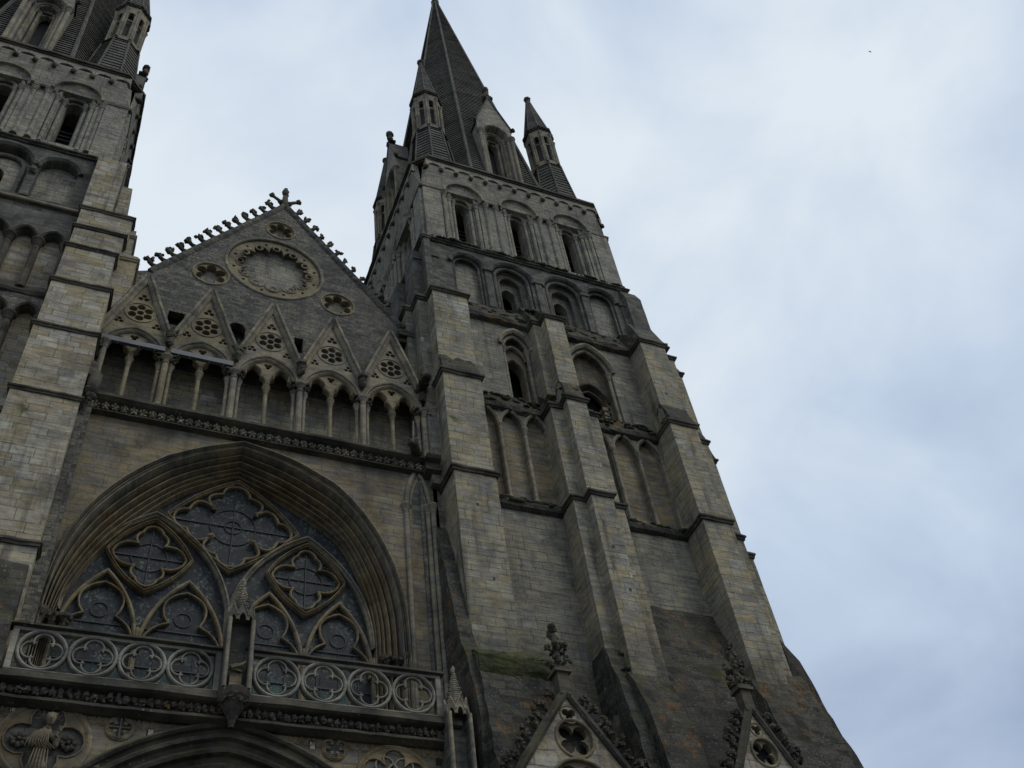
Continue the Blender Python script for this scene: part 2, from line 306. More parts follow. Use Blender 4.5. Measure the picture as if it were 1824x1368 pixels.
from mathutils import noise as mnoise
ROUGH = dict(moss_mat=(.09, .22), ledge=(.045, .4), buttress=(.02, .8), buttress_stage=(.02, .8), weathering=(.08, .35), skirt=(.10, .5), set_off=(.06, .4), weathered_ledge=(.09, .35), string_course=(.04, .4), coping=(.025, .4), cornice=(.03, .6), corner_pier=(.03, .7), gallery_ledge=(.02, .5), porch_cornice=(.03, .4), base_rail=(.015, .4), top_rail=(.02, .4), impost_band=(.02, .6), gutter_block=(.06, .3), bracket=(.02, .3), south_buttress=(.03, .6))
def link(name, mb, m, parent=None, smooth=False, kind=None, label=None):
    if mb.m:
        cuts = sorted(set(([(0, 0)] if mb.m[0][0] > 0 else []) + mb.m)) + [(len(mb.v), len(mb.f))]; o = None
        for (a, c), (b_, d) in zip(cuts, cuts[1:]):
            if d > c:
                q = MB(); q.v = mb.v[a:b_]; q.f = [tuple(i-a for i in f) for f in mb.f[c:d]]; o = link(name, q, m, parent, smooth, kind, label)
        return o
    me = bpy.data.meshes.new(name); off = Vector((0, 0, 0)); p = parent
    while p is not None: off += p.location; p = p.parent
    me.from_pydata([(x-off.x, y-off.y, z-off.z) for x, y, z in mb.v], [], mb.f)
    bm = bmesh.new(); bm.from_mesh(me)
    if name in ROUGH:
        amp, ln = ROUGH[name]; bmesh.ops.remove_doubles(bm, verts=bm.verts, dist=1e-4)
        for _ in range(5):
            ed = [e for e in bm.edges if e.calc_length() > ln]
            if not ed: break
            bmesh.ops.subdivide_edges(bm, edges=ed, cuts=1, use_grid_fill=True)
            bmesh.ops.triangulate(bm, faces=[f for f in bm.faces if len(f.verts) > 4])
        for v in bm.verts:
            w = v.co + off; v.co += (mnoise.noise_vector(w*1.7)*.7 + mnoise.noise_vector(w*5.1)*.5)*amp
    bmesh.ops.recalc_face_normals(bm, faces=bm.faces); bm.to_mesh(me); bm.free()
    if smooth:
        for q in me.polygons: q.use_smooth = True
    me.materials.append(M[m] if isinstance(m, str) else m)
    o = bpy.data.objects.new(name, me); COL.objects.link(o); o.parent = parent
    if kind: o['kind'] = kind
    if label: o['label'] = label
    return o
def thing(name, label, cat, loc, group=None):
    o = bpy.data.objects.new(name, None); COL.objects.link(o); o.location = loc; o.empty_display_size = 0.3
    o['label'] = label; o['category'] = cat
    if group: o['group'] = group
    return o
def tag(o, label, cat, group=None):
    o['label'] = label; o['category'] = cat
    if group: o['group'] = group
    return o
def copy_tree(o, parent=None, delta=None, **k):
    c = o.copy(); COL.objects.link(c); c.parent = parent
    if delta is not None: c.location = o.location + Vector(delta)
    for ch in list(o.children): copy_tree(ch, c)
    return c

# outlines in the wall plane (u, z)
def pointed(cx, zs, hs, h, n=10, leg=None):
    if h <= hs*1.001 and h >= hs*0.999: return rounda(cx, zs, hs, n*2, leg)
    R = (hs*hs + h*h)/(2*hs); c = cx - hs + R; a1 = atan2(h, cx - c)
    L_ = [(c + R*cos(pi + (a1-pi)*i/n), zs + R*sin(pi + (a1-pi)*i/n)) for i in range(n+1)]
    P = L_ + [(2*cx - x, z) for x, z in reversed(L_[:-1])]
    if leg is not None: P = [(cx-hs, leg)] + P + [(cx+hs, leg)]
    return P
def rounda(cx, zs, r, n=16, leg=None):
    P = [(cx - r*cos(pi*i/n), zs + r*sin(pi*i/n)) for i in range(n+1)]
    if leg is not None: P = [(cx-r, leg)] + P + [(cx+r, leg)]
    return P
def circ(cx, cz, r, n=28): return [(cx + r*cos(2*pi*i/n), cz + r*sin(2*pi*i/n)) for i in range(n)]
def foil(cx, cz, r, n=4, rot=0.0, k=0.5, m=7):   # union of n touching lobes
    d = r*k; rl = r-d; sh = d*sin(pi/n)
    if rl <= sh*1.02: rl = sh*1.08; 
    b = math.acos(max(-1, min(1, (d*cos(pi/n) + sqrt(max(0, rl*rl - sh*sh)) - d*1.0)/rl))) if False else None
    t = d*cos(pi/n) + sqrt(max(0, rl*rl - sh*sh))
    px, pz = t*cos(pi/n), t*sin(pi/n); a = atan2(pz, px-d); P = []
    for i in range(n):
        th = rot + 2*pi*i/n
        for j in range(m):
            q = -a + 2*a*j/m; x = d + rl*cos(q); z = rl*sin(q)
            P.append((cx + x*cos(th) - z*sin(th), cz + x*sin(th) + z*cos(th)))
    return P
def foil2(cx, cz, r, n, rot, rc, m=8):   # lobes meeting in sharp cusps at radius rc
    h = pi/n; d = (r*r-rc*rc)/(2*(r-rc*cos(h))); rl = r-d; a = atan2(rc*sin(h), rc*cos(h)-d); P = []
    for i in range(n):
        th = rot+2*pi*i/n
        for j in range(m):
            q = -a+2*a*j/m; x = d+rl*cos(q); z = rl*sin(q); P.append((cx+x*cos(th)-z*sin(th), cz+x*sin(th)+z*cos(th)))
    return P
def poly_at(P, t):   # resample helper
    Ls = [0]
    for a, b in zip(P, P[1:]): Ls.append(Ls[-1] + math.dist(a, b))
    s = t*Ls[-1]
    for i in range(len(P)-1):
        if s <= Ls[i+1]+1e-9:
            f = (s-Ls[i])/max(1e-9, Ls[i+1]-Ls[i]); return (P[i][0]+(P[i+1][0]-P[i][0])*f, P[i][1]+(P[i+1][1]-P[i][1])*f)
    return P[-1]
def smooth_path(P, n=8):
    out = []
    for i in range(len(P)-1):
        p0 = P[max(i-1, 0)]; p1 = P[i]; p2 = P[i+1]; p3 = P[min(i+2, len(P)-1)]
        for j in range(n):
            t = j/n
            out.append(tuple(0.5*((2*p1[k]) + (-p0[k]+p2[k])*t + (2*p0[k]-5*p1[k]+4*p2[k]-p3[k])*t*t + (-p0[k]+3*p1[k]-3*p2[k]+p3[k])*t**3) for k in (0, 1)))
    return out + [P[-1]]
def seg(a, b, n=2): return [(a[0]+(b[0]-a[0])*i/n, a[1]+(b[1]-a[1])*i/n) for i in range(n+1)]
def bow(a, b, s, n=8):   # arc from a to b bulging by s to its left
    mx, mz = (a[0]+b[0])/2, (a[1]+b[1])/2; dx, dz = b[0]-a[0], b[1]-a[1]; l = math.hypot(dx, dz)
    nx, nz = -dz/l, dx/l
    return [(a[0]+dx*t+nx*s*4*t*(1-t), a[1]+dz*t+nz*s*4*t*(1-t)) for t in [i/n for i in range(n+1)]]

def roll(r, y, n=5):   # half-round moulding standing proud of plane y
    return [(-r, y+0.02)] + [(-r*cos(pi*i/n), y - r*sin(pi*i/n)) for i in range(n+1)] + [(r, y+0.02)]
def colonnette(mb, x, y, z0, z1, r, T=None, base=True):
    o = mb.T; mb.T = T or o; mb.mark()
    cap = min(0.38, (z1-z0)*0.2)
    pr = [(r*1.5, z0), (r*1.5, z0+r*0.8), (r, z0+r*1.8)] if base else [(r, z0)]
    pr += [(r, z1-cap), (r*1.25, z1-cap+0.02), (r*1.25, z1-cap+0.06), (r*1.05, z1-cap+0.08), (r*1.35, z1-cap*0.55), (r*1.9, z1-0.08), (r*2.05, z1-0.07), (r*2.05, z1)]
    mb.lathe(x, y, pr, 10); mb.T = o
def string(mb, pts, z, out=0.14, h=0.2, slope=0.25, back=0.05):   # projecting course along an open plan path (outside on the left of travel = -y for +x travel)
    n = len(pts); nor = []
    for i in range(n):
        a, b, c = pts[max(i-1, 0)], pts[i], pts[min(i+1, n-1)]
        d1 = Vector((b[0]-a[0], b[1]-a[1])); d2 = Vector((c[0]-b[0], c[1]-b[1]))
        if d1.length < 1e-6: d1 = d2
        if d2.length < 1e-6: d2 = d1
        d1.normalize(); d2.normalize(); n1 = Vector((d1.y, -d1.x)); n2 = Vector((d2.y, -d2.x)); m = n1+n2; m.normalize()
        nor.append(m/max(0.35, m.dot(n1)))
    prof = [(-back, z-h), (out*0.45, z-h), (out*0.6, z-h*0.55), (out, z-h*0.4), (out, z), (-back, z+slope)]
    vs = []; fs = []; k = len(prof)
    for (x, y), nn in zip(pts, nor): vs += [(x+nn.x*d, y+nn.y*d, zz) for d, zz in prof]
    for i in range(n-1):
        for p in range(k): q = (p+1) % k; fs.append((i*k+p, i*k+q, (i+1)*k+q, (i+1)*k+p))
    fs += [tuple(range(k)), tuple(range((n-1)*k, n*k))]
    mb.add(vs, fs)


# ------------------------------------------------------------------ ground
g = MB(); g.add([(-1500, -1500, 0), (1500, -1500, 0), (1500, 1500, 0), (-1500, 1500, 0)], [(0, 1, 2, 3)])
link('ground', g, 'ground', kind='structure')

# ------------------------------------------------------------------ tower tops: belfry, cornice, spire, turrets, lucarnes
H8 = pi/8
def octa(cx, cy, a, rot=0): 
    R = a/cos(H8); return [(cx + R*cos(H8 + rot + i*pi/4), cy + R*sin(H8 + rot + i*pi/4)) for i in range(8)]
def square(cx, cy, h, ch=0.0):
    if ch <= 0: return [(cx-h, cy-h), (cx+h, cy-h), (cx+h, cy+h), (cx-h, cy+h)]
    return [(cx-h+ch, cy-h), (cx+h-ch, cy-h), (cx+h, cy-h+ch), (cx+h, cy+h-ch), (cx+h-ch, cy+h), (cx-h+ch, cy+h), (cx-h, cy+h-ch), (cx-h, cy-h+ch)]
def stepped(mb, cx, cy, a0, z0, a1, z1, course, lip=0.04, gap=0):
    n = max(2, int((z1-z0)/course))
    for i in range(n):
        t0, t1 = i/n, (i+1)/n; ra = a0+(a1-a0)*t0; rb = a0+(a1-a0)*t1
        l = lip*(0.92 + random.random()*0.16); za, zb = z0+(z1-z0)*t0, z0+(z1-z0)*t1
        A = octa(cx, cy, ra+l); B = octa(cx, cy, rb+0.003)
        for k in range(8):
            q = (k+1) % 8; P = [(*A[k], za), (*A[q], za), (*B[q], zb), (*B[k], zb)]
            if gap and k % 2 == 1 and za < gap:   # a cardinal face opened behind its lucarne
                c0, c1 = Vector(P[0]).lerp(Vector(P[1]), .5), Vector(P[3]).lerp(Vector(P[2]), .5)
                d = (Vector(P[1])-Vector(P[0])).normalized()*.9
                mb.add([P[0], tuple(c0-d), tuple(c1-d), P[3]], [(0, 1, 2, 3)]); mb.add([tuple(c0+d), P[1], P[2], tuple(c1+d)], [(0, 1, 2, 3)])
            else: mb.add(P, [(0, 1, 2, 3)])
        if gap and za < gap: continue
        A = octa(cx, cy, ra+l); B = octa(cx, cy, ra-0.02); zz = z0+(z1-z0)*t0
        mb.add([(x, y, zz) for x, y in A+B], [(k, (k+1) % 8, (k+1) % 8+8, k+8) for k in range(8)])

def faces(cx, cy, h):
    return dict(west=lambda a, d, z: (cx+a, cy-h+d, z), north=lambda a, d, z: (cx-h+d, cy-a, z),
                south=lambda a, d, z: (cx+h-d, cy+a, z), east=lambda a, d, z: (cx-a, cy+h-d, z))

def turret(root, x, y, zb, label_h=0.0, top=66.8):
    zo = zb - 51.15
    b = MB(); n = 16; q0 = octa(x, y, 1.32); q1 = octa(x, y, 0.86)
    for i in range(n):
        t0, t1 = i/n, (i+1)/n; f = lambda t, l=0: octa(x, y, 1.32+(0.86-1.32)*t + l)
        b.plan(f(t0, 0.05), 51.15+zo+5.5*t0, 51.15+zo+5.5*t1, f(t1), caps=True)
    t = link('turret', b, 'spire', root)
    d = MB(); w = 0.8*math.tan(H8)
    for i in range(8):
        th = i*pi/4
        def T(a, dd, z, th=th): r = 0.8-dd; return (x + r*cos(th) - a*sin(th), y + r*sin(th) + a*cos(th), z)
        d.T = T
        d.plate([(-w, 56.6+zo), (w, 56.6+zo), (w, 61.1+zo), (-w, 61.1+zo)], [pointed(0, 59.9+zo, 0.15, 0.3, 5, 57.2+zo)], 0, 0.22)
        d.box(-0.16, 0.16, 0.05, 0.12, 59.25+zo, 59.35+zo)
        colonnette(d, -w*0.98, -0.01, 56.9+zo, 60.6+zo, 0.06)
        d.sweep(rounda(0, 59.95+zo, 0.22, 8, 57.2+zo), roll(0.035, 0.0, 3), False)
    d.T = WEST; link('drum', d, 'trim', t)
    e = MB(); e.plan(octa(x, y, 0.55), 56.7+zo, 61+zo); link('lantern_core', e, 'void', t)
    e = MB(); e.plan(octa(x, y, 0.86), 61.0+zo, 61.12+zo); e.plan(octa(x, y, 0.93), 61.12+zo, 61.26+zo); lr = MB(); lr.plan(octa(x, y, 0.98), 56.45+zo, 56.6+zo, octa(x, y, 0.86)); link('base_moulding', lr, 'darktrim', t)
    for i in range(24):
        th = 2*pi*i/24; e.blob((x+0.9*cos(th), y+0.9*sin(th), 61.0+zo), 0.075, 0.3, 5, 4)
    link('eaves', e, 'darktrim', t)
    s = MB(); stepped(s, x, y, 0.78, 61.26+zo, 0.10, top+zo, 0.26, 0.03); link('spirelet', s, 'spire', t)
    r = MB()
    for vx, vy in octa(x, y, 0.80): r.mark().tube([(vx, vy, 61.3+zo), (x+(vx-x)*0.1, y+(vy-y)*0.1, top+zo)], [0.05, 0.03], 6)
    for vx, vy in octa(x, y, 1.36): r.mark().tube([(vx, vy, 51.15+zo), (x+(vx-x)*0.66, y+(vy-y)*0.66, 56.6+zo)], 0.055, 6)
    link('rib', r, 'spire', t)
    k = MB(); k.lathe(x, y, [(0.12, top-0.1+zo), (0.2, top+zo), (0.22, top+0.2+zo), (0.1, top+0.35+zo)], 8)
    for i in range(7): th = i*0.9; k.blob((x+0.17*cos(th), y+0.17*sin(th), top+0.1+zo), 0.09, 0.4, 5, 4)
    link('finial', k, 'darktrim', t, smooth=True)

def lucarne(root, F, zo, small=False):
    def mb(): return MB(F)
    a = mb(); hs = 1.1
    a.plate([(-hs, 51.2+zo), (hs, 51.2+zo), (hs, 58.9+zo), (0, 62.3+zo), (-hs, 58.9+zo)], [pointed(0, 57.6+zo, 0.72, 1.0, 8, 51.5+zo)], 0.35, 0.75)
    a.plate([(-hs+.06, 51.2+zo), (hs-.06, 51.2+zo), (hs-.06, 59+zo), (-hs+.06, 59+zo)], [pointed(0.0, 57.4+zo, 0.5, 0.85, 8, 51.5+zo)], 0.75, 1.1)
    a.plate([(-hs+.08, 51.2+zo), (hs-.08, 51.2+zo), (hs-.08, 58.8+zo), (-hs+.08, 58.8+zo)], [pointed(0.0, 57.2+zo, 0.28, 0.6, 8, 51.5+zo)], 1.1, 1.4)
    a.box(-hs, -hs+.22, 0.75, 3.4, 51.2+zo, 58.9+zo); a.box(hs-.22, hs, 0.75, 3.4, 51.2+zo, 58.9+zo)
    l = link('lucarne', a, 'belfry', root)
    c = mb()
    for s in (-1, 1):
        for x_, y_, r_ in ((1.0, 0.30, 0.11), (0.80, 0.42, 0.10), (0.64, 0.66, 0.10), (0.56, 0.80, 0.09), (0.38, 1.02, 0.09)):
            colonnette(c, s*x_, y_, 51.2+zo, 57.55+zo, r_)
    link('colonnette', c, 'trim', l)
    o = mb()
    for r_, y_ in ((0.86, 0.33), (0.62, 0.72), (0.40, 1.07)):
        o.mark().sweep(pointed(0, 57.55+zo, r_, r_*1.32, 8), roll(0.075, y_, 4))
    link('arch_moulding', o, 'trim', l)
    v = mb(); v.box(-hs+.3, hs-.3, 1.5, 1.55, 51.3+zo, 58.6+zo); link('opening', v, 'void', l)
    r = mb()
    for s in (-1, 1):
        r.add([(s*(hs+.1), 0.28, 58.75+zo), (0, 0.28, 62.5+zo), (0, 3.9, 62.5+zo), (s*(hs+.1), 3.9, 58.75+zo), (s*(hs+.1), 0.28, 58.6+zo), (0, 0.28, 62.3+zo), (0, 3.9, 62.3+zo), (s*(hs+.1), 3.9, 58.6+zo)],
              [(0, 1, 2, 3), (4, 5, 6, 7), (0, 1, 5, 4), (2, 3, 7, 6), (0, 3, 7, 4)])
    link('roof', r, 'spire', l)
    f = mb(); f.box(-.2, .2, .3, .75, 62.35+zo, 62.6+zo); f.blob((0, .45, 62.95+zo), (.17, .2, .5), .15, 8, 7); f.blob((0, .42, 63.5+zo), (.22, .25, .28), .3, 8, 6)
    f.blob((-.2, .4, 62.45+zo), .2, .3); f.blob((.2, .4, 62.45+zo), .2, .3)
    link('finial', f, 'darktrim', l, smooth=True); f = mb()
    for s in (-1, 1): f.mark().blob((s*(hs+.12), .3, 58.75+zo), .14, .4)
    link('kneeler', f, 'darktrim', l, smooth=True)

def tower_top(root, cx, cy, zo, back_turrets=True):
    h = 5.2; F = faces(cx, cy, h)
    z0, z1 = 43.7+zo, 50.35+zo
    w = MB()
    for side in ('west', 'north', 'south'):
        w.T = F[side]; cen = (-3.0, 0.05, 3.0) if side == 'west' else (-2.6, 0.6, 3.4)
        holes = [rounda(a, 48.25+zo, 0.86, 14, 44.15+zo) for a in (cen if side == 'west' else (-2.2, 2.2))]
        if side != 'west': holes = [pointed(a, 47.9+zo, 1.25, 1.5, 10, 44.15+zo) for a in (-2.2, 2.2)]
        w.plate([(-h, z0), (h, z0), (h, z1), (-h, z1)], holes, 0.0, 0.2)
        hol2 = [rounda(a+.0, 48.2+zo, 0.58, 12, 44.2+zo) for a in (cen if side == 'west' else (-2.2, 2.2))]
        w.plate([(-h+.42, z0), (h-.42, z0), (h-.42, z1), (-h+.42, z1)], hol2, 0.2, 0.38)
        hol2 = [rounda(a+.0, 48.05+zo, 0.33, 12, 44.2+zo) for a in (cen if side == 'west' else (-2.2, 2.2))]
        w.plate([(-h+.42, z0), (h-.42, z0), (h-.42, z1), (-h+.42, z1)], hol2, 0.38, 0.9)
        for s in (-1, 1): w.box(s*(h-.0) if s < 0 else h-0.95, s*h+0.95 if s < 0 else h, -0.14, 0.02, z0, 48.35+zo)
    w.T = F['east']; w.plate([(-h, z0), (h, z0), (h, z1), (-h, z1)], [], 0.0, 0.4)
    wl = link('belfry_wall', w, 'belfry', root)
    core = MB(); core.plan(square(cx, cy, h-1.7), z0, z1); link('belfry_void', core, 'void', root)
    # windows
    for side in ('west', 'north', 'south'):
        cen = (-3.0, 0.05, 3.0) if side == 'west' else (-2.2, 2.2)
        for a in cen:
            m = MB(F[side]); wide = side != 'west'
            if not wide:
                m.sweep(rounda(a, 48.3+zo, 1.0, 16), [(-.12, .05), (-.12, -.04), (-.02, -.10), (.0, -.26), (.13, -.28), (.16, .05)])
                m.sweep(rounda(a, 48.25+zo, 0.74, 14), roll(.09, .10, 4)); m.sweep(rounda(a, 48.15+zo, 0.47, 14), roll(.09, .26, 4))
            else:
                m.sweep(pointed(a, 47.9+zo, 1.35, 1.6, 10), [(-.1, .05), (-.1, -.08), (0, -.16), (.1, .05)])
                m.sweep(pointed(a, 47.9+zo, 1.1, 1.3, 10), roll(.1, .15, 4)); m.sweep(pointed(a, 47.9+zo, 0.85, 1.05, 10), roll(.1, .3, 4))
            win = link('belfry_window', m, 'trim', root)
            c = MB(F[side])
            for s in (-1, 1):
                for x_, y_, r_ in ((0.74, .10, .10), (0.47, .27, .09)): colonnette(c, a+s*x_*(1.45 if wide else 1), y_, 44.0+zo, 48.15+zo, r_)
            link('colonnette', c, 'belfry', win)
            lv = MB(F[side])
            for i in range(8):
                lv.mark(); z = 44.3+zo+i*0.34; lv.add([(a-.33, .92, z), (a+.33, .92, z), (a+.33, 1.2, z+.3), (a-.33, 1.2, z+.3), (a-.33, .92, z+.03), (a+.33, .92, z+.03), (a+.33, 1.2, z+.33), (a-.33, 1.2, z+.33)], [(0, 1, 2, 3), (4, 5, 6, 7), (0, 1, 5, 4)])
            link('louvre', lv, 'louvre', win)
    im = MB(F['west'])   # impost band between the hoods, and the tall wall shafts
    for x0, x1 in ((-h-.12, -4.1), (-1.95, -1.0), (1.1, 1.95), (4.1, h+.12)): im.mark().box(x0, x1, -.17, .03, 48.28+zo, 48.44+zo)
    im.T = F['north']; im.mark().box(-h-.05, -3.6, -.17, .03, 48.28+zo, 48.44+zo); im.mark().box(3.6, h+.05, -.17, .03, 48.28+zo, 48.44+zo)
    im.T = F['south']; im.mark().box(-h-.05, -3.6, -.17, .03, 48.28+zo, 48.44+zo); im.mark().box(3.6, h+.05, -.17, .03, 48.28+zo, 48.44+zo)
    link('impost_band', im, 'darktrim', root)
    sh = MB(F['west'])
    for a in (-1.78, -1.2, 1.28, 1.83, -4.08, 4.15): colonnette(sh, a, -.02, 43.95+zo, 48.28+zo, .1)
    for sd in ('north', 'south'):
        sh.T = F[sd]
        for a in (-.35, 0.0, .35, -3.9, 3.9): colonnette(sh, a, -.02, 43.95+zo, 48.0+zo, .11)
    link('colonnette', sh, 'belfry', root)
    # corbel table with chamfered corners
    ct = MB(); hd = MB()
    pl0 = square(cx, cy, h, 0.0); N = 12
    for side in ('west', 'north', 'south', 'east'):
        ct.T = hd.T = F[side]; pw = (2*h-0.5)/N; edge = [(h-.25, 50.95+zo), (-h+.25, 50.95+zo)]
        for i in range(N):
            a0 = -h+.25+i*pw; edge += [(a0, 50.28+zo), (a0+.12, 50.28+zo)] + [(a0+pw/2+.06 - (pw/2-.1)*cos(pi*k/6), 50.42+zo+.2*sin(pi*k/6)) for k in range(7)]
            hd.mark().box(a0-.09, a0+.09, -.36, -.0, 50.1+zo, 50.3+zo); hd.blob((a0, -.3, 50.12+zo), .13, .35, 6, 5)
        edge.append((h-.25, 50.28+zo)); ct.plate(edge, [], -.32, 0.02)
    cb = link('corbel_table', ct, 'belfry', root); link('corbel_head', hd, 'darktrim', cb, smooth=True)
    cc = MB(); cc.plan(square(cx, cy, h+.02, 0.02), 48.6+zo, 50.4+zo, square(cx, cy, h+.3, .75)); 
    link('cornice_core', cc, 'belfry', root)
    co = MB(); co.plan(square(cx, cy, h+.38, .8), 50.9+zo, 51.0+zo); co.plan(square(cx, cy, h+.46, .84), 51.0+zo, 51.16+zo); link('cornice', co, 'darktrim', root)
    # spire
    s = MB(); stepped(s, cx, cy, 5.0, 51.16+zo, 0.16, 89.5+zo, 0.30, 0.06, 57.6+zo)
    sp = link('spire', s, 'spire', root)
    for (x, y) in octa(cx, cy, 5.06):
        r = MB(); r.tube([(x, y, 51.16+zo), (cx+(x-cx)*.035, cy+(y-cy)*.035, 89.5+zo)], [.12, .07], 6); link('rib', r, 'spire', sp)
    k = MB(); k.lathe(cx, cy, [(.22, 89.3+zo), (.35, 89.6+zo), (.2, 90+zo), (.05, 90.4+zo), (.04, 92+zo)], 8); link('finial', k, 'darktrim', sp)
    for side in ('west', 'north', 'south', 'east'): lucarne(root, F[side], zo)
    for sx in (-1, 1):
        for sy in (-1, 1): turret(root, cx+sx*3.75, cy+sy*3.75, 51.16+zo, top=66.6 if sx > 0 else 67.0)

# ------------------------------------------------------------------ right tower
CX, CY = 16.3, 5.5
T1 = thing('church_tower', 'tall square stone tower on the right, seen whole from mossy foot to spire tip', 'tower', (CX, CY, 0), 'twin west towers')
tower_top(T1, CX, CY, 0.0)

# stage D: round-arched mossy stage, z 38 - 43.7
yd = 0.3
a = MB(); A1 = [rounda(13.0, 42.25, .72, 14, 39.35), rounda(20.0, 42.25, .72, 14, 39.35)]; A2 = [rounda(15.25, 42.05, 1.0, 16, 39.35), rounda(17.95, 42.05, 1.0, 16, 39.35)]
a.plate([(10.9, 37.9), (21.7, 37.9), (21.7, 43.6), (10.9, 43.6)], A1+A2, yd, yd+.35)
a.box(10.9, 11.3, yd+.35, 10.9, 37.9, 43.6); a.box(21.3, 21.7, yd+.35, 10.9, 37.9, 43.6); a.box(11.3, 21.3, 10.5, 10.9, 37.9, 43.6)
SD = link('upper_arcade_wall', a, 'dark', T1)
a = MB(); A3 = [rounda(15.25, 41.95, .68, 14, 39.4), rounda(17.95, 41.95, .68, 14, 39.4)]
a.plate([(13.9, 38.5), (19.3, 38.5), (19.3, 43.4), (13.9, 43.4)], A3, yd+.35, yd+.62)
a.plate([(13.95, 38.5), (19.25, 38.5), (19.25, 43.3), (13.95, 43.3)], [pointed(15.25, 41.5, .36, .5, 8, 40.3), pointed(17.95, 41.5, .36, .5, 8, 40.3)], yd+.62, yd+1.1)
a.mark().box(12.0, 13.88, yd+.35, yd+.6, 38.5, 43.4); a.mark().box(19.32, 21.0, yd+.35, yd+.6, 38.5, 43.4)
link('recessed_panels', a, 'belfry', T1)
for cx_, two in ((13.0, 0), (15.25, 1), (17.95, 1), (20.0, 0)):
    m = MB(); m.sweep(rounda(cx_, 42.1+(0 if two else .15), (1.1 if two else .84), 16), [(-.1, yd+.05), (-.1, yd-.05), (0, yd-.13), (.11, yd-.13), (.13, yd+.05)])
    if two: m.sweep(rounda(cx_, 42.05, .86, 16, 39.5), roll(.09, yd+.1, 4)); m.sweep(rounda(cx_, 41.95, .58, 14, 39.5), roll(.08, yd+.35, 4))
    else: m.sweep(rounda(cx_, 42.25, .63, 14, 39.5), roll(.06, yd+.12, 4))
    link('round_arch', m, 'dark', T1)
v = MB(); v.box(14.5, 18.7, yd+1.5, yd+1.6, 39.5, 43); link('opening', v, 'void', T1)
pr = MB()
for x in (11.35, 14.0, 16.6, 19.05, 21.2): pr.mark().box(x-.16, x+.16, yd-.1, yd+.05, 39.3, 42.1); pr.box(x-.22, x+.22, yd-.16, yd+.05, 42.1, 42.3)
link('pilaster', pr, 'dark', T1)
b = MB(); string(b, [(10.9, 10.9), (10.9, yd), (21.7, yd), (21.7, 10.9)], 43.75, .16, .2, .3); link('string_course', b, 'mossy', T1)
b = MB(); string(b, [(10.85, yd-.01), (10.85, yd-.2), (11.15, yd-.2), (11.15, yd-.01)], 43.6, .1, .2, .1); b.box(10.85, 11.15, yd-.2, yd+.1, 38, 43.5); b.mark().box(10.45, 10.95, yd+.4, yd+1.5, 38, 42.3); b.side([(yd+.3, 42.3), (yd+.6, 43.3), (yd+1.6, 43.3), (yd+1.6, 42.3)], 10.5, 10.92)
b.mark().box(10.2, 10.95, 2.2, 3.6, 36, 42.3); b.mark().box(10.2, 10.95, 7.2, 8.8, 36, 42.3); link('corner_pier', b, 'dark', T1)

b = MB(); b.box(21.25, 22.15, -.05, 1.3, 38, 42.7); b.side([(-.05, 42.7), (.25, 43.5), (1.3, 43.5), (1.3, 42.7)], 21.25, 22.15); b.mark().side([(-.8, 38.1), (-.4, 39.0), (.1, 40.6), (1, 40.6), (1, 38.1)], 21.0, 22.25); link('corner_pier', b, 'dark', T1)
# stage C: z 32.3 - 37.9 with two windows
def window(root, cx_, zs, hs, h, leg, yw, inner, name='lancet_window'):
    m = MB(); m.sweep(pointed(cx_, zs, hs+.08, h+.1, 10), [(-.09, yw+.03), (-.09, yw-.04), (0, yw-.13), (.09, yw-.13), (.1, yw+.03)])
    m.sweep(pointed(cx_, zs, hs-.1, h-.1, 10), roll(.08, yw+.15, 4))
    w_ = link(name, m, 'trim', root)
    c = MB(); 
    for s in (-1, 1): colonnette(c, cx_+s*(hs-.1), yw+.15, leg, zs, .085)
    link('colonnette', c, 'trim', w_); return w_
a = MB(); y0 = 0.0
h1 = pointed(14.62, 36.35, .66, 1.0, 10, 32.75); h2 = pointed(18.15, 36.1, 1.0, 1.5, 12, 32.75)
a.plate([(10.5, 32.3), (22.0, 32.3), (22.0, 38.2), (10.5, 38.2)], [h1, h2], 0, .5)
a.box(10.5, 10.9, .5, 11.0, 32.3, 38.2); a.box(21.6, 22.0, .5, 11.0, 32.3, 38.2); a.box(10.9, 21.6, 10.6, 11.0, 32.3, 38.2)
link('window_stage_wall', a, 'tower', T1)
a = MB(); a.plate([(13.7, 32.5), (15.6, 32.5), (15.6, 37.9), (13.7, 37.9)], [pointed(14.62, 35.3, .42, .7, 8, 32.75)], .5, .95)
a.mark().plate([(16.9, 32.5), (19.4, 32.5), (19.4, 37.9), (16.9, 37.9)], [pointed(18.15, 34.6, .72, .95, 10, 32.85)], .5, .95)
link('recessed_panels', a, 'ochre', T1)
w1 = window(T1, 14.62, 36.35, .66, 1.0, 32.75, 0, .42)
q = MB(); q.sweep(pointed(14.62, 35.3, .48, .8, 8, 32.8), roll(.06, .48, 4)); q.sweep(pointed(14.62, 35.9, .55, .9, 8), roll(.07, .35, 4)); link('inner_arch', q, 'trim', w1)
w2 = window(T1, 18.15, 36.1, 1.0, 1.5, 32.75, 0, .7)
q = MB(); q.sweep(pointed(18.15, 34.55, .8, 1.05, 10), roll(.07, .46, 4)); 
q.sweep(pointed(18.15, 34.45, .6, .8, 10), roll(.06, .62, 4)); link('inner_arch', q, 'darktrim', w2)
q = MB(); q.box(17.4, 18.9, .8, .9, 32.6, 33.9)
for i in range(5): q.box(18.6+.03*(i % 2), 18.95, .5, .82, 32.9+i*.3, 33.12+i*.3)
link('blocking_stones', q, 'ochre', w2)
v = MB(); v.box(14.0, 15.3, 1.6, 1.7, 32.5, 36.5); v.mark().box(17.2, 19.1, 1.2, 1.3, 33.5, 36); link('opening', v, 'void', T1)

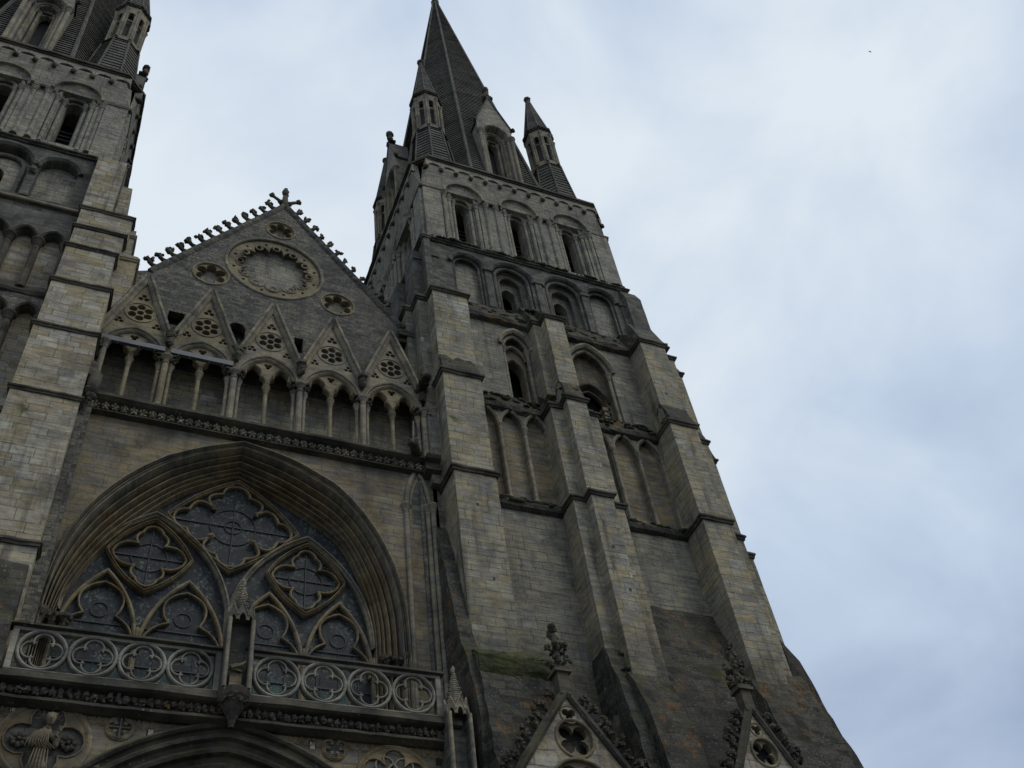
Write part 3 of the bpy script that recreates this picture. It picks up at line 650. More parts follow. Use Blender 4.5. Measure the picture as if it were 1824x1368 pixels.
# stage B: blind arcade z 27 - 32.3
for k, (x0, x1, cs, hs) in enumerate(((12.15, 15.25, (12.72, 13.76, 14.80), .5), (16.65, 20.45, (17.55, 18.75, 19.85), .55))):
    a = MB(); a.plate([(x0-.3, 27.0), (x1+.3, 27.0), (x1+.3, 32.5), (x0-.3, 32.5)], [pointed(c, 31.1, hs-.06, .9, 8, 27.3) for c in cs], 0.0, .22)
    link('arcade_wall', a, 'tower', T1)
    a = MB(); a.box(x0-.3, x1+.3, .22, .6, 26.9, 32.5); link('arcade_back', a, 'ochre', T1)
    m = MB()
    for c in cs: m.sweep(pointed(c, 31.1, hs, .98, 9), [(-.07, .02), (-.07, -.06), (0, -.12), (.07, -.06), (.07, .02)])
    for c in [cs[0]-hs*1.02] + [(p+q_)/2 for p, q_ in zip(cs, cs[1:])] + [cs[-1]+hs*1.02]:
        colonnette(m, c, -.02, 27.25, 31.15, .075)
    link('blind_arcade', m, 'trim', T1)
a = MB(); a.box(10.5, 22.4, 0.6, 11.0, 27.0, 32.4); a.box(10.5, 12.1, .01, .6, 27, 32.4); a.box(15.56, 16.3, .01, .6, 27, 32.4); a.box(20.76, 22.4, .01, .6, 27, 32.4)
link('arcade_stage_body', a, 'tower', T1)
# stage A
a = MB(); a.box(10.25, 22.4, 0.0, 11.0, 0, 27.0); link('lower_wall', a, 'tower', T1)
a = MB()
for x0, x1 in ((12.1, 15.4), (16.6, 20.5)): a.mark().side([(-.2, 27.0), (-.17, 26.8), (-.02, 26.7), (.2, 26.7), (.2, 27.3), (.0, 27.3)], x0, x1)
link('string_course', a, 'mossy', T1)
a = MB()
for x0, x1 in ((12.1, 15.4), (16.6, 20.5)): a.mark().side([(-.2, 32.25), (-.17, 32.05), (-.0, 31.95), (.2, 31.95), (.2, 32.95), (.02, 32.95)], x0, x1)
link('weathered_ledge', a, 'mossy', T1)
a = MB()
for x0, x1 in ((12.1, 15.4), (16.2, 20.5)): a.mark().side([(-.24, 38.0), (-.2, 37.8), (-.0, 37.7), (.6, 37.7), (.6, 39.4), (.31, 39.4)], x0, x1)
a.mark().side([(0, 37.9), (.6, 37.9), (.6, 39.4), (.31, 39.4)], 10.95, 12.1); a.mark().side([(0, 37.9), (.6, 37.9), (.6, 39.4), (.31, 39.4)], 20.5, 21.8)
link('weathered_ledge', a, 'mossy', T1)

def moss(root, boxes, n, seed, r=(.05, .14)):
    rr = random.Random(seed); m = MB()
    for x0, x1, ya, za, yb, zb in boxes:
        for _ in range(int(n*(x1-x0))):
            t = rr.random(); q = rr.uniform(*r); m.blob((rr.uniform(x0, x1), ya+(yb-ya)*t, za+(zb-za)*t), (q*rr.uniform(1, 2), q, q*.6), .4, 6, 4, rr)
    link('moss', m, 'mossclump', root, smooth=True, kind='stuff')
def ledge(mb, x0, x1, yf, z, yb=0.0, out=.13, h=.2, s=.15):
    mb.mark()
    string(mb, [(x0, yb), (x0, yf), (x1, yf), (x1, yb)], z, out, h, s)
def buttress(root, x0, x1, ys, zs, mossyz, mt='buttress', inset=0.0):
    """ys[i]: face depth between zs[i] and zs[i+1] (bottom up)"""
    b = MB()
    for i, y in enumerate(ys): b.box(x0+inset*i, x1-inset*i, y, .55, zs[i]+(0.001 if i else 0), zs[i+1])
    o = link('buttress', b, mt, root)
    l = MB(); m = MB()
    for i in range(len(ys)):
        last = i == len(ys)-1; z = zs[i+1]; ynext = (mossyz[1] if last else ys[i+1]); zt = z + (mossyz[0] if last else mossyz[2][i])
        ledge(l, x0+inset*i, x1-inset*i, ys[i], z, .3)
        m.mark().side([(ys[i]-.1, z), (ynext+.02, zt), (ynext+.4, zt), (.5, z)], x0+inset*i+.02, x1-inset*i-.02)
    link('ledge', l, 'darktrim', o); link('weathering', m, 'mossy', o); return o
zl = [0, 27.0, 32.3, 37.85]
b1 = buttress(T1, 10.56, 12.13, [-1.28, -1.18, -.98], zl, (1.2, .35, [.15, 1.15]), inset=.0)
b2a = buttress(T1, 15.22, 17.3, [-.95, -.78], [0, 27.0, 32.1], (1.3, .0, [.15]))
b2 = buttress(T1, 15.74, 16.62, [-1.38, -1.22, -1.02], zl, (1.9, .35, [.12, 1.1]))
b2c = buttress(T1, 15.35, 16.95, [-.55], [33.0, 37.8], (2.2, .35, []))
b3 = buttress(T1, 20.45, 21.72, [-1.22, -1.18, -1.0], zl, (2.0, .35, [.12, 1.25]))
b3a = buttress(T1, 21.6, 22.36, [-.82, -.8, -.6], [0, 26.7, 31.9, 37.6], (1.6, .35, [.12, .9]))
b3b = buttress(T1, 22.2, 23.15, [-.15, -.12, -.12], [0, 26.5, 31.6, 37.2], (1.3, .35, [.12, .9]), inset=.12)
# north flank corner steps above the nave roof
nf = MB(); nf.box(10.15, 10.6, -.3, .6, 27, 37.8); nf.mark().box(9.85, 10.5, .4, 2.4, 27, 37.8); nf.mark().box(9.9, 10.5, 6.5, 8.5, 27, 37.8); nf.mark().box(10.1, 10.5, .5, 11, 27, 37.8)
fl = link('north_flank', nf, 'tower', T1)
nl = MB(); string(nl, [(10.08, 10.9), (10.08, 2.4), (9.85, 2.4), (9.85, .4), (10.15, .4), (10.15, -.3), (10.55, -.3)], 37.9, .12, .2, .3); link('ledge', nl, 'darktrim', fl)
# mossy skirts at the foot of the buttresses
k = MB(); k.side([(-1.27, 19.55), (-1.5, 19.2), (-2.05, 18.75), (-2.35, 17.2), (-2.7, 15), (-2.9, 0), (0, 0), (0, 19.55)], 10.3, 12.75); 
k.side([(-.9, 18.9), (-1.6, 17.8), (-2.1, 16), (-2.3, 12), (-2.3, 0), (0, 0), (0, 18.9)], 12.70, 13.3)
link('skirt', k, 'mossy', T1)
k = MB(); k.side([(-.94, 20.6), (-1.1, 20.0), (-1.7, 17.5), (-2.2, 14), (-2.2, 0), (0, 0), (0, 20.6)], 15.2, 15.8); k.side([(-1.36, 19.4), (-1.55, 19.0), (-2.1, 17.2), (-2.6, 14), (-2.6, 0), (0, 0), (0, 19.4)], 15.6, 16.9)
k.side([(0, 23.3), (-.06, 23.2), (-.55, 21.4), (-1.1, 19.0), (-1.5, 16), (-1.7, 0), (.1, 0), (.1, 23.3)], 16.6, 20.5); link('skirt', k, 'mossy', T1)
k = MB(); k.side([(-1.2, 19.9), (-1.35, 19.4), (-1.9, 17.2), (-2.4, 14), (-2.4, 0), (0, 0), (0, 19.9)], 20.3, 22.0); k.side([(-.8, 20.6), (-1.0, 20.2), (-1.6, 17.6), (-2.0, 14), (-2, 0), (0, 0), (0, 20.6)], 21.95, 22.7)
k.plate([(22.6, 0), (25.2, 0), (24.9, 14), (24.2, 17.2), (23.75, 18.6), (23.4, 19.8), (23.14, 21.4), (22.6, 22.2)], [], -.6, 2.0); link('skirt', k, 'mossy', T1)
k = MB(); k.box(22.0, 23.1, 9, 11, 0, 38)
k.mark().box(22.0, 22.25, 0, 11, 0, 33); link('south_flank', k, 'tower', T1)
moss(T1, [(12.2, 15.2, -.2, 27.0, 0, 27.3), (16.9, 20.4, -.2, 27.0, 0, 27.3), (12.2, 15.2, -.2, 32.3, 0, 32.95), (17.3, 20.4, -.2, 32.3, 0, 32.95), (12.2, 15.7, -.2, 38.0, .3, 39.3), (16.7, 20.4, -.2, 38.0, .3, 39.3), (15.75, 16.6, -1.1, 32.4, -1.0, 33.2), (15.5, 16.8, -.9, 38.2, .2, 39.6), (11.0, 21.7, .1, 43.8, .3, 43.95), (10.4, 12.7, -1.5, 19.25, -2.1, 18.7), (15.3, 15.8, -1.0, 20.4, -1.2, 19.6)], 9, 5)
k = MB(); k.side([(-1.25, 19.62), (-1.55, 19.28), (-2.12, 18.80), (-2.22, 18.35), (-2.14, 18.1), (-1.4, 18.9)], 10.34, 12.78); link('moss_mat', k, 'greenmoss', T1)
# small mossy set-off where the nave meets the first buttress
k = MB(); k.side([(-.05, 25.2), (-.22, 24.9), (-.62, 23.6), (-.64, 23.3), (-.78, 23.1), (-1.1, 21.4), (-1.45, 19.8), (-1.9, 18.6), (-2.3, 17), (-2.3, 0), (0, 0), (0, 25.2)], 10.12, 10.58); link('set_off', k, 'mossy', T1)
hp = MB()
for x, z, y in ((11.25, 25.3, -1.28), (11.5, 22.2, -1.28), (16.1, 24.4, -1.38), (16.35, 22.6, -1.38), (20.9, 34.2, -1.0)): hp.mark().box(x, x+.09, y-.004, y+.2, z, z+.13)
link('putlog_hole', hp, 'void', T1)

# ------------------------------------------------------------------ left tower (its inner side and front corner show)
T2 = thing('church_tower', 'stone tower cut off by the left edge, with pale stepped buttress beside the rose gable', 'tower', (-8.2, CY, 0), 'twin west towers')
tower_top(T2, -8.2, CY, -0.8)
a = MB(); a.plate([(-13.7, 38.0), (-2.75, 38.0), (-2.75, 42.9), (-13.7, 42.9)], [rounda(-4.75, 41.3, .72, 14, 38.9), rounda(-6.75, 41.3, .95, 14, 38.9), rounda(-9.3, 41.3, .95, 14, 38.9)], .35, .7)
a.box(-3.1, -2.75, .7, 10.8, 36, 42.9); a.box(-13.7, -13.3, .7, 10.8, 38, 42.9)
link('upper_arcade_wall', a, 'dark', T2)
a = MB(); a.plate([(-10.5, 38.5), (-3.9, 38.5), (-3.9, 42.8), (-10.5, 42.8)], [pointed(-6.95, 40.6, .3, .45, 8, 39.3)], .7, 1.1); link('recessed_panels', a, 'belfry', T2)
v = MB(); v.box(-7.6, -6.2, 1.5, 1.6, 38.5, 42); link('opening', v, 'void', T2)
m = MB()
for c, r in ((-4.75, .8), (-6.75, 1.03), (-9.3, 1.03)):
    m.mark().sweep(rounda(c, 41.35, r, 16), [(-.1, .38), (-.1, .3), (0, .2), (.11, .2), (.13, .38)])
    if r > 1: m.sweep(rounda(c, 41.2, .7, 16, 39), roll(.1, .6, 4))
link('round_arch', m, 'dark', T2)
m = MB(); 
for x, z in ((-5.62, 41.1), (-5.62, 40.7)): m.mark().blob((x, .2, z), (.2, .2, .25), .2)
m.mark().box(-5.78, -5.46, .2, .4, 38.9, 41.0)
link('corbel', m, 'dark', T2)
b = MB(); string(b, [(-13.7, .35), (-2.75, .35), (-2.75, 11)], 42.95, .16, .2, .3); link('string_course', b, 'mossy', T2)
b = MB(); b.mark().box(-3.5, -2.3, .1, 1.2, 38.3, 42.7); string(b.mark(), [(-3.5, .5), (-3.5, .1), (-2.3, .1), (-2.3, 1.2)], 42.7, .1, .2, .2); link('corner_pier', b, 'dark', T2)
# arcaded stages between z 27 and 38.3
for zs, za, zb, cap in ((35.95, 38.1, 32.9, .32), (31.55, 32.7, 26.9, .32)):
    cs = [-4.0-.96*i for i in range(6)]
    a = MB(); a.plate([(-14, zb), (-3.2, zb), (-3.2, za), (-14, za)], [pointed(c, zs, .37, .55, 8, zb+.2) for c in cs], 0, .35)
    link('arcade_wall', a, 'dark' if zb > 30 else 'gable', T2)
    a = MB(); a.box(-14, -3.2, .35, .8, zb-.1, za+.1); link('arcade_back', a, 'leftb', T2)
    m = MB()
    for c in cs: m.mark().sweep(pointed(c, zs, .43, .62, 9), [(-.06, .02), (-.06, -.07), (0, -.12), (.06, -.07), (.06, .02)])
    for i in range(7): colonnette(m, -3.52-.96*i, .06, zb+.1, zs, .12)
    link('blind_arcade', m, 'darktrim', T2)
    b = MB(); b.side([(-.1, za+.1), (-.07, za-.05), (0, za-.1), (.5, za-.1), (.5, za+.9), (.3, za+.9)], -14, -3.2); link('weathered_ledge', b, 'mossy' if zb > 30 else 'darktrim', T2)
b = MB(); b.tube([(-14, -.12, 38.12), (-3.3, -.12, 38.12)], .07, 8); link('roll_moulding', b, 'trim', T2)
a = MB(); a.box(-14, -2.75, .8, 11, 0, 38.3); a.box(-14, -3.2, 0, .8, 0, 26.8); link('lower_wall', a, 'tower', T2)
# stepped south-west buttress
zt = [0, 21.05, 26.95, 30.1, 32.6, 35.1, 36.6, 38.1, 42.3]; yt = [-1.22, -1.08, -1.06, -1.04, -.78, -.62, -.45, -.25]
lx = [-3.55, -3.5, -3.5, -3.45, -3.42, -3.38, -3.4, -3.45]; rx = [-1.52, -1.52, -1.53, -1.54, -1.72, -1.62, -1.5, -2.35]
for i in range(8):
    b = MB(); b.box(lx[i], rx[i], yt[i], .5, zt[i]+.002, zt[i+1]); link('buttress_stage', b, 'leftb', T2)
    if i < 7:
        l = MB(); ledge(l, lx[i], rx[i], yt[i], zt[i+1], .3, .1, .16, .12); link('ledge', l, 'darktrim', T2)
b = MB(); b.plate([(-2.0, 32.0), (-1.62, 32.3), (-.98, 34.1), (-.98, 35.9), (-2.0, 35.9)], [], -.14, 2.2); b.box(-2.2, -1.62, -.15, 2.2, 27, 34.8); ledge(b, -2.0, -.98, -.15, 35.9, 2.0, .08, .15, .3); b.mark().box(-2.1, -1.3, .0, 2.2, 35.9, 38.0); ledge(b, -2.1, -1.3, .0, 37.6, 2.0, .08, .15, .3); b.mark().box(-2.8, -1.9, 0.3, 2.2, 36, 41.4)
link('south_buttress', b, 'leftb', T2)
b = MB(); b.mark().box(-1.53, -1.30, -.7, .5, 0, 29.2); b.mark().box(-1.31, -1.18, -.35, .5, 0, 27.9); link('flank_pilaster', b, 'gable', T2)
bb = MB(); bb.side([(-1.26, 20.3), (-1.5, 19.6), (-1.9, 18), (-2.1, 0), (-1, 0), (-1, 20.3)], -3.6, -1.6); link('skirt', bb, 'mossy', T2)

# ------------------------------------------------------------------ centre front: great window, arcade gallery, gable
CF = thing('church_nave', 'gabled church front between the two towers, with great traceried window', 'church front', (4.2, 0, 0))
XC = 4.2
outer = smooth_path([(-1.2, 17.0), (-1.21, 19.0), (-1.2, 20.5), (-1.1, 21.8), (-.84, 23.0), (-.3, 24.25), (.62, 25.55), (1.95, 26.75), (3.66, 27.62)], 6)
outer += smooth_path([(3.66, 27.62), (5.35, 27.2), (6.88, 26.3), (7.98, 24.95), (8.7, 23.4), (9.05, 21.75), (9.12, 20.2), (9.14, 19.0), (9.14, 17.0)], 6)[1:]
inner = smooth_path([(-.86, 17.0), (-.85, 18.5), (-.78, 20.3), (-.56, 21.4), (.0, 22.75), (.85, 24.1), (1.85, 25.35), (2.7, 26.05), (3.69, 26.62)], 6)
inner += smooth_path([(3.69, 26.62), (4.75, 26.15), (5.75, 25.6), (7.1, 24.6), (7.85, 23.1), (8.22, 21.6), (8.28, 20.3), (8.3, 18.5), (8.3, 17.0)], 6)[1:]
outer = [(x*.9932, 1.6+(z-1.6)*.9932 - (.07 if z > 26.5 else 0)) for x, z in outer]   # measured on the proud hood
rp = lambda P, n: [poly_at(P, i/n) for i in range(n+1)]
half = len(outer)//2
NO = 44
O_ = rp(outer[:half+1], NO) + rp(outer[half:], NO)[1:]; I_ = rp(inner[:half+1], NO) + rp(inner[half:], NO)[1:]
a = MB(); a.plate([(-1.6, 16.6), (10.4, 16.6), (10.4, 28.0), (-1.6, 28.0)], [O_], 0.0, .5); link('spandrel_wall', a, 'ochre', CF)
# moulded arch: orders stepping in from the wall face to the tracery
prof = [(-.045, .03), (-.045, -.1), (-.03, -.17), (.0, -.18), (.01, -.08), (.02, .05), (.035, .13), (.06, .13), (.07, .0), (.08, -.05), (.10, -.06), (.115, -.02), (.12, .08), (.13, .13), (.14, .05), (.15, -.02), (.17, -.07), (.20, -.04), (.215, .08), (.23, .3), (.26, .45), (.30, .46), (.33, .36), (.34, .22), (.36, .18), (.385, .2), (.395, .34), (.41, .55), (.45, .62), (.49, .58), (.50, .42), (.53, .36), (.56, .38), (.575, .5), (.59, .70), (.625, .76), (.655, .72), (.665, .58), (.69, .54), (.715, .56), (.725, .70), (.75, .80), (.775, .80), (.785, .68), (.81, .64), (.835, .66), (.845, .80), (.87, .88), (.90, .88), (.91, .78), (.94, .75), (.965, .78), (.975, .92), (1.0, 1.0)]
for nm, pf, mm in (('outer_order', prof[:24], 'trim'), ('inner_order', prof[23:], 'ochretrim')):
    m = MB(); k = len(pf); vs = []; fs = []
    for (ox, oz), (ix, iz) in zip(O_, I_):
        for t, y in pf: vs.append((ox+(ix-ox)*t, y, oz+(iz-oz)*t))
    for i in range(len(O_)-1):
        for p in range(k-1): fs.append((i*k+p, i*k+p+1, (i+1)*k+p+1, (i+1)*k+p))
    m.add(vs, fs); link(nm, m, mm, CF)
# capitals at the springing
m = MB()
for x in (-1.12, -.78, -.5, 8.45, 8.75, 9.02):
    m.mark().lathe(x, .12 if abs(x-3.9) > 4.9 else .35, [(.08, 19.35), (.1, 19.45), (.12, 19.6), (.2, 19.85), (.22, 19.9), (.22, 20.0)], 8)
    for j in range(7): m.blob((x+.15*cos(j), .12+.15*sin(j), 19.78), .07, .4, 5, 4)
link('capital', m, 'darktrim', CF)
# tracery
ty0, ty1 = .80, 1.05
w = MB()
def tb(path, wd, closed=False, y0=ty0, y1=ty1): w.bar(path, wd*.85, y0, y1, closed); w.bar(path, wd*.26, y0-.07, y0+.03, closed)
tb([(3.86, 16.8), (3.87, 20.3), (3.86, 21.4)], .26)
tb(bow((3.86, 21.2), (1.38, 24.55), -.55, 14), .2); tb(bow((3.86, 21.2), (6.1, 24.55), .50, 14), .2)
tb(bow((-.76, 20.6), (1.38, 24.55), .62, 14), .19); tb(bow((8.25, 20.6), (6.1, 24.55), -.60, 14), .19)
TR = link('great_window', w, 'trim', CF)
w = MB()
def lozenge(cx, zc, hw, hh, b, wd):
    P = [(cx, zc+hh), (cx+hw, zc), (cx, zc-hh), (cx-hw, zc)]; path = []
    for i in range(4):
        sgn = b[i]; path += bow(P[i], P[(i+1) % 4], sgn, 10)[:-1]
    w.bar(path, wd*.8, ty0+.01, ty1, True); w.bar(path, wd*.24, ty0-.05, ty0+.04, True)
def quatre(cx, zc, r, wd, k=.52, sx=1.0, sz=1.0, y0=None):
    P = [(cx+(x-cx)*sx, zc+(z-zc)*sz) for x, z in foil(cx, zc, r, 4, 0, k, 9)]
    w.bar(P, wd, y0 or ty0+.05, ty1, True)
def leaf_foil(cx, zc, rx, rz, wd, core=.50, mr=.80, ma=.30, bulge=.10):
    path = []
    for k in range(4):
        th = k*pi/2; pt = lambda r, a: (cx+rx*r*cos(th+a), zc+rz*r*sin(th+a))
        A, B, C_, D, E2 = pt(core, -pi/4), pt(mr, -ma), pt(1.0, 0), pt(mr, ma), pt(core, pi/4)
        path += bow(A, B, -bulge*1.7*rx, 7)[:-1] + bow(B, C_, -bulge*.7*rx, 5)[:-1] + bow(C_, D, -bulge*.7*rx, 5)[:-1] + bow(D, E2, -bulge*1.7*rx, 7)[:-1]
    w.bar(path, wd, ty0+.05, ty1, True)
lozenge(3.74, 24.62, 2.05, 1.86, (.16, .12, .12, .16), .14)
leaf_foil(3.74, 24.62, 1.86, 1.66, .075)
for kk in range(4): w.blob((3.74+1.86*.5*cos(pi/4+kk*pi/2), ty0+.06, 24.62+1.66*.5*sin(pi/4+kk*pi/2)), (.09, .09, .09), .35)
for cx in (1.40, 6.12):
    w.mark(); lozenge(cx, 22.92, 1.22, 1.36, (.14, .14, .14, .14), .115); qp = []
    for kk in range(4):
        th = kk*pi/2; pt = lambda r, a: (cx+1.08*r*cos(th+a), 22.92+1.16*r*sin(th+a))
        if kk % 2 == 0: qp += bow(pt(.52, -pi/4), pt(.99, 0), -.17, 8)[:-1] + bow(pt(.99, 0), pt(.52, pi/4), -.17, 8)[:-1]
        else: qp += bow(pt(.52, -pi/4), pt(.80, -.36), -.11, 6)[:-1] + bow(pt(.80, -.36), pt(.98, 0), -.07, 4)[:-1] + bow(pt(.98, 0), pt(.80, .36), -.07, 4)[:-1] + bow(pt(.80, .36), pt(.52, pi/4), -.11, 6)[:-1]
    w.bar(qp, .07, ty0+.05, ty1, True)
link('tracery_lozenge', w, 'ochretrim', TR)
w = MB()
for x0, x1, ap in ((-.76, 1.42, 22.15), (1.42, 3.84, 22.15), (3.9, 6.12, 22.15), (6.12, 8.25, 22.15)):
    w.mark(); c = (x0+x1)/2
    w.bar(bow((x0+.05, 19.9), (c, ap), .24, 10) + bow((c, ap), (x1-.05, 19.9), .24, 10)[1:], .11, ty0+.01, ty1)
    h = (x1-x0)/2-.12; P = []
    P += bow((c-h, 19.6), (c-.42, 20.62), .22, 8) + bow((c-.46, 20.62), (c, 21.75), .36, 8)[1:] + bow((c, 21.75), (c+.46, 20.62), .36, 8)[1:] + bow((c+.42, 20.62), (c+h, 19.6), .22, 8)[1:]
    w.bar(P, .06, ty0+.05, ty1)
link('lancet_head', w, 'ochretrim', TR)
w = MB()
for x in (1.42, 6.12): w.mark().bar([(x, 16.8), (x, 20.3)], .16, ty0, ty1)
w.mark().bar([(-.78, 16.8), (-.76, 20.3)], .14, ty0, ty1); w.mark().bar([(8.27, 16.8), (8.26, 20.3)], .14, ty0, ty1)
for x in (-.76, .33, 2.6, 5.0, 7.2): pass
link('mullion', w, 'ochretrim', TR)
gl = MB(); gl.plate([(x*1.0, z) for x, z in inner], [], 1.0, 1.03); link('stained_glass', gl, 'glass', TR)
ir = MB()   # saddle bars and lead rings over the glass
for z, x0, x1 in ((24.62, 1.9, 5.6), (22.92, .3, 2.5), (22.92, 5.0, 7.25), (18.2, -.7, 8.2), (19.15, -.7, 8.2), (20.4, -.7, 8.2), (17.4, -.7, 8.2)): ir.mark().box(x0, x1, .965, .985, z-.02, z+.02)
for x, z0, z1 in ((3.74, 22.9, 26.3), (1.4, 21.7, 24.1), (6.12, 21.7, 24.1)): ir.mark().box(x-.015, x+.015, .965, .985, z0, z1)
for c, z, r in ((3.74, 24.62, .72), (3.74, 24.62, .26), (1.4, 22.92, .52), (6.12, 22.92, .52)): ir.mark().sweep(circ(c, z, r, 24), [(-.01, .99), (-.01, .965), (.01, .965), (.01, .99)], True)
for c in (.33, 2.62, 5.0, 7.18):
    ir.mark().sweep(circ(c, 20.85, .24, 16), [(-.012, .99), (-.012, .97), (.012, .97), (.012, .99)], True)
    ir.mark().sweep(rounda(c, 19.4, .62, 14, 17), [(-.015, .99), (-.015, .97), (.015, .97), (.015, .99)])
for i in range(17): ir.mark().box(-.6+i*.52-.006, -.6+i*.52+.006, .975, .988, 17.0, 20.6 if i % 2 else 19.6)
link('saddle_bar', ir, 'lead', TR)
# blind lancet and shafts right of the window
m = MB(); m.mark().sweep(pointed(9.66, 25.95, .42, 1.75, 10), roll(.09, -.02, 4)); m.sweep(pointed(9.66, 25.95, .27, 1.25, 10), roll(.05, .0, 3)); link('blind_lancet', m, 'trim', CF)
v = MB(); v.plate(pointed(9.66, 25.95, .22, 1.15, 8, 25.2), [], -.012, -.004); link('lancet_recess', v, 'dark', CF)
m = MB()
for x, y in ((9.22, -.02), (9.98, -.06), (10.12, -.2)): colonnette(m, x, y, 16.8, 26.0, .09)
link('colonnette', m, 'trim', CF)
m = MB()
for x, y in ((-1.36, -.12), (9.80, -.03)): m.mark().tube([(x, y, 16.8), (x, y, 27.6)], .07, 8)
link('thin_shaft', m, 'gable', CF)
# frieze and ledge under the gallery
GY = -.1
m = MB(); m.side([(-.42, 28.12), (-.42, 28.02), (-.3, 27.94), (-.13, 27.88), (-.11, 27.6), (-.2, 27.58), (-.22, 27.52), (0, 27.47), (1.1, 27.47), (1.1, 28.12)], -1.5, 10.3); link('gallery_ledge', m, 'darktrim', CF)
m = MB(); rr = random.Random(5)
for i in range(40):
    x = -1.4+i*.292
    for dx, dz, r in ((0, .0, .07), (-.08, .08, .06), (.08, .08, .06), (0, .15, .065), (-.06, -.08, .05), (.07, -.07, .05)): m.blob((x+dx, -.19, 27.70+dz), (r, .09, r), .35, 5, 4, rr)
link('leaf_frieze', m, 'trim', CF)
m = MB(); m.side([(-.62, 28.1), (-.55, 27.95), (-.4, 27.85), (-.4, 27.6), (-.5, 27.45), (0, 27.35), (0, 28.1)], 9.9, 10.45); link('bracket', m, 'darktrim', CF)
# gallery back wall, dark ceiling
m = MB(); m.plate([(-2.5, 27.6), (10.4, 27.6), (10.4, 32.2), (-2.5, 32.2)], [rounda(3.45, 28.95, .2, 8, 28.6), [(4.6, 28.6), (5.25, 28.6), (5.25, 28.85), (4.6, 28.85)], [(9.2, 28.6), (9.4, 28.6), (9.4, 28.9), (9.2, 28.9)]], .85, 1.1); link('gallery_back_wall', m, 'buttress', CF)
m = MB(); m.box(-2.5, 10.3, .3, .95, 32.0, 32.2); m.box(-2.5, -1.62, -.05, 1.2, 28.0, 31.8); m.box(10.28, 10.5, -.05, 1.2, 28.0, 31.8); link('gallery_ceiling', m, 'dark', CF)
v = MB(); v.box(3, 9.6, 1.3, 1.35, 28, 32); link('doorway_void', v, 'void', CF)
# arcade: five bays with gablets
PX = [-1.62, .72, 3.05, 5.38, 7.71, 10.05]; MXs = [(p+q)/2 for p, q in zip(PX, PX[1:])]
for bi, c in enumerate(MXs):
    hs = 1.165; ZS = 30.62; AP = 32.02; b = MB()
    out_ = [(c-hs, 31.2), (c-hs+.02, 30.62)] if False else None
    arch = pointed(c, ZS, 1.03, AP-ZS-.1, 12)
    tymp = [(c-hs, ZS)] + [(c-1.03, ZS)] + arch[1:-1] + [(c+1.03, ZS), (c+hs, ZS), (c+hs, 31.75), (c, 34.9), (c-hs, 31.75)]
    ros = [circ(c+.31*cos(pi/6+k*pi/3), 32.93+.31*sin(pi/6+k*pi/3), .148, 12) for k in range(6)] + [circ(c, 32.93, .125, 10)]
    tre = [circ(c+dx+r*cos(pi/2+k*2*pi/3), z+r*sin(pi/2+k*2*pi/3), r*.8, 9) for dx, z, r in ((0, 33.80, .115), (-.64, 32.30, .095), (.64, 32.30, .095)) for k in range(3)]
    b.plate(tymp, ros+tre, GY, GY+.2)
    for k in range(6): b.box(c+.17*cos(k*pi/3)-.02, c+.17*cos(k*pi/3)+.02, GY+.03, GY+.18, 32.93+.17*sin(k*pi/3)-.02, 32.93+.17*sin(k*pi/3)+.02)
    bay = link('gablet', b, 'carve' if bi < 2 else 'trim', CF)
    b = MB(); b.sweep(circ(c, 32.93, .53, 26), roll(.035, GY, 3), True); link('rosette_ring', b, 'carve', bay)
    # gablet coping: two raking strips
    for s in (-1, 1):
        b = MB(); P = [(c+s*(hs+.02), 31.55), (c, 35.02)]
        if s > 0: P = P[::-1]
        b.sweep(P, [(-.13, GY+.3), (-.13, GY-.06), (-.05, GY-.14), (0, GY-.1), (.04, GY-.19), (.12, GY-.2), (.15, GY-.1), (.15, GY+.3)])
        link('coping', b, 'trim', bay)
    b = MB(); b.sweep(arch, [(-.11, GY+.2), (-.11, GY+.02), (-.06, GY-.05), (0, GY-.02), (.04, GY-.09), (.1, GY-.1), (.13, GY-.02), (.13, GY+.2)]); link('arch_moulding', b, 'trim', bay)
    # two cusped lights under the arch
    b = MB(); zb = 30.42; rr_ = random.Random(bi)
    l1 = pointed(c-.5, zb, .42, 1.0, 8); l2 = pointed(c+.5, zb, .42, 1.0, 8)
    fr = [(c-.98, zb)] + [(c-.90, zb)] + l1[1:-1] + [(c-.10, zb), (c+.10, zb)] + l2[1:-1] + [(c+.9, zb), (c+.98, zb)] + list(reversed(pointed(c, ZS, .98, AP-ZS-.15, 12)))
    b.plate(fr, [foil(c, 31.56, .16, 3, -pi/2, .5, 5)], GY+.06, GY+.2)
    for cc in (c-.5, c+.5):
        b.sweep(bow((cc-.44, zb), (cc-.27, zb+.48), .10, 5)+bow((cc-.27, zb+.48), (cc, zb+1.0), .12, 5)[1:]+bow((cc, zb+1.0), (cc+.27, zb+.48), .12, 5)[1:]+bow((cc+.27, zb+.48), (cc+.44, zb), .10, 5)[1:], [(-.035, GY+.2), (-.035, GY), (.0, GY-.05), (.035, GY), (.035, GY+.2)])
    link('sub_arches', b, 'carve', bay)
    b = MB(); colonnette(b, c, GY+.1, 28.12, 30.45, .075); link('colonnette', b, 'carve', bay)
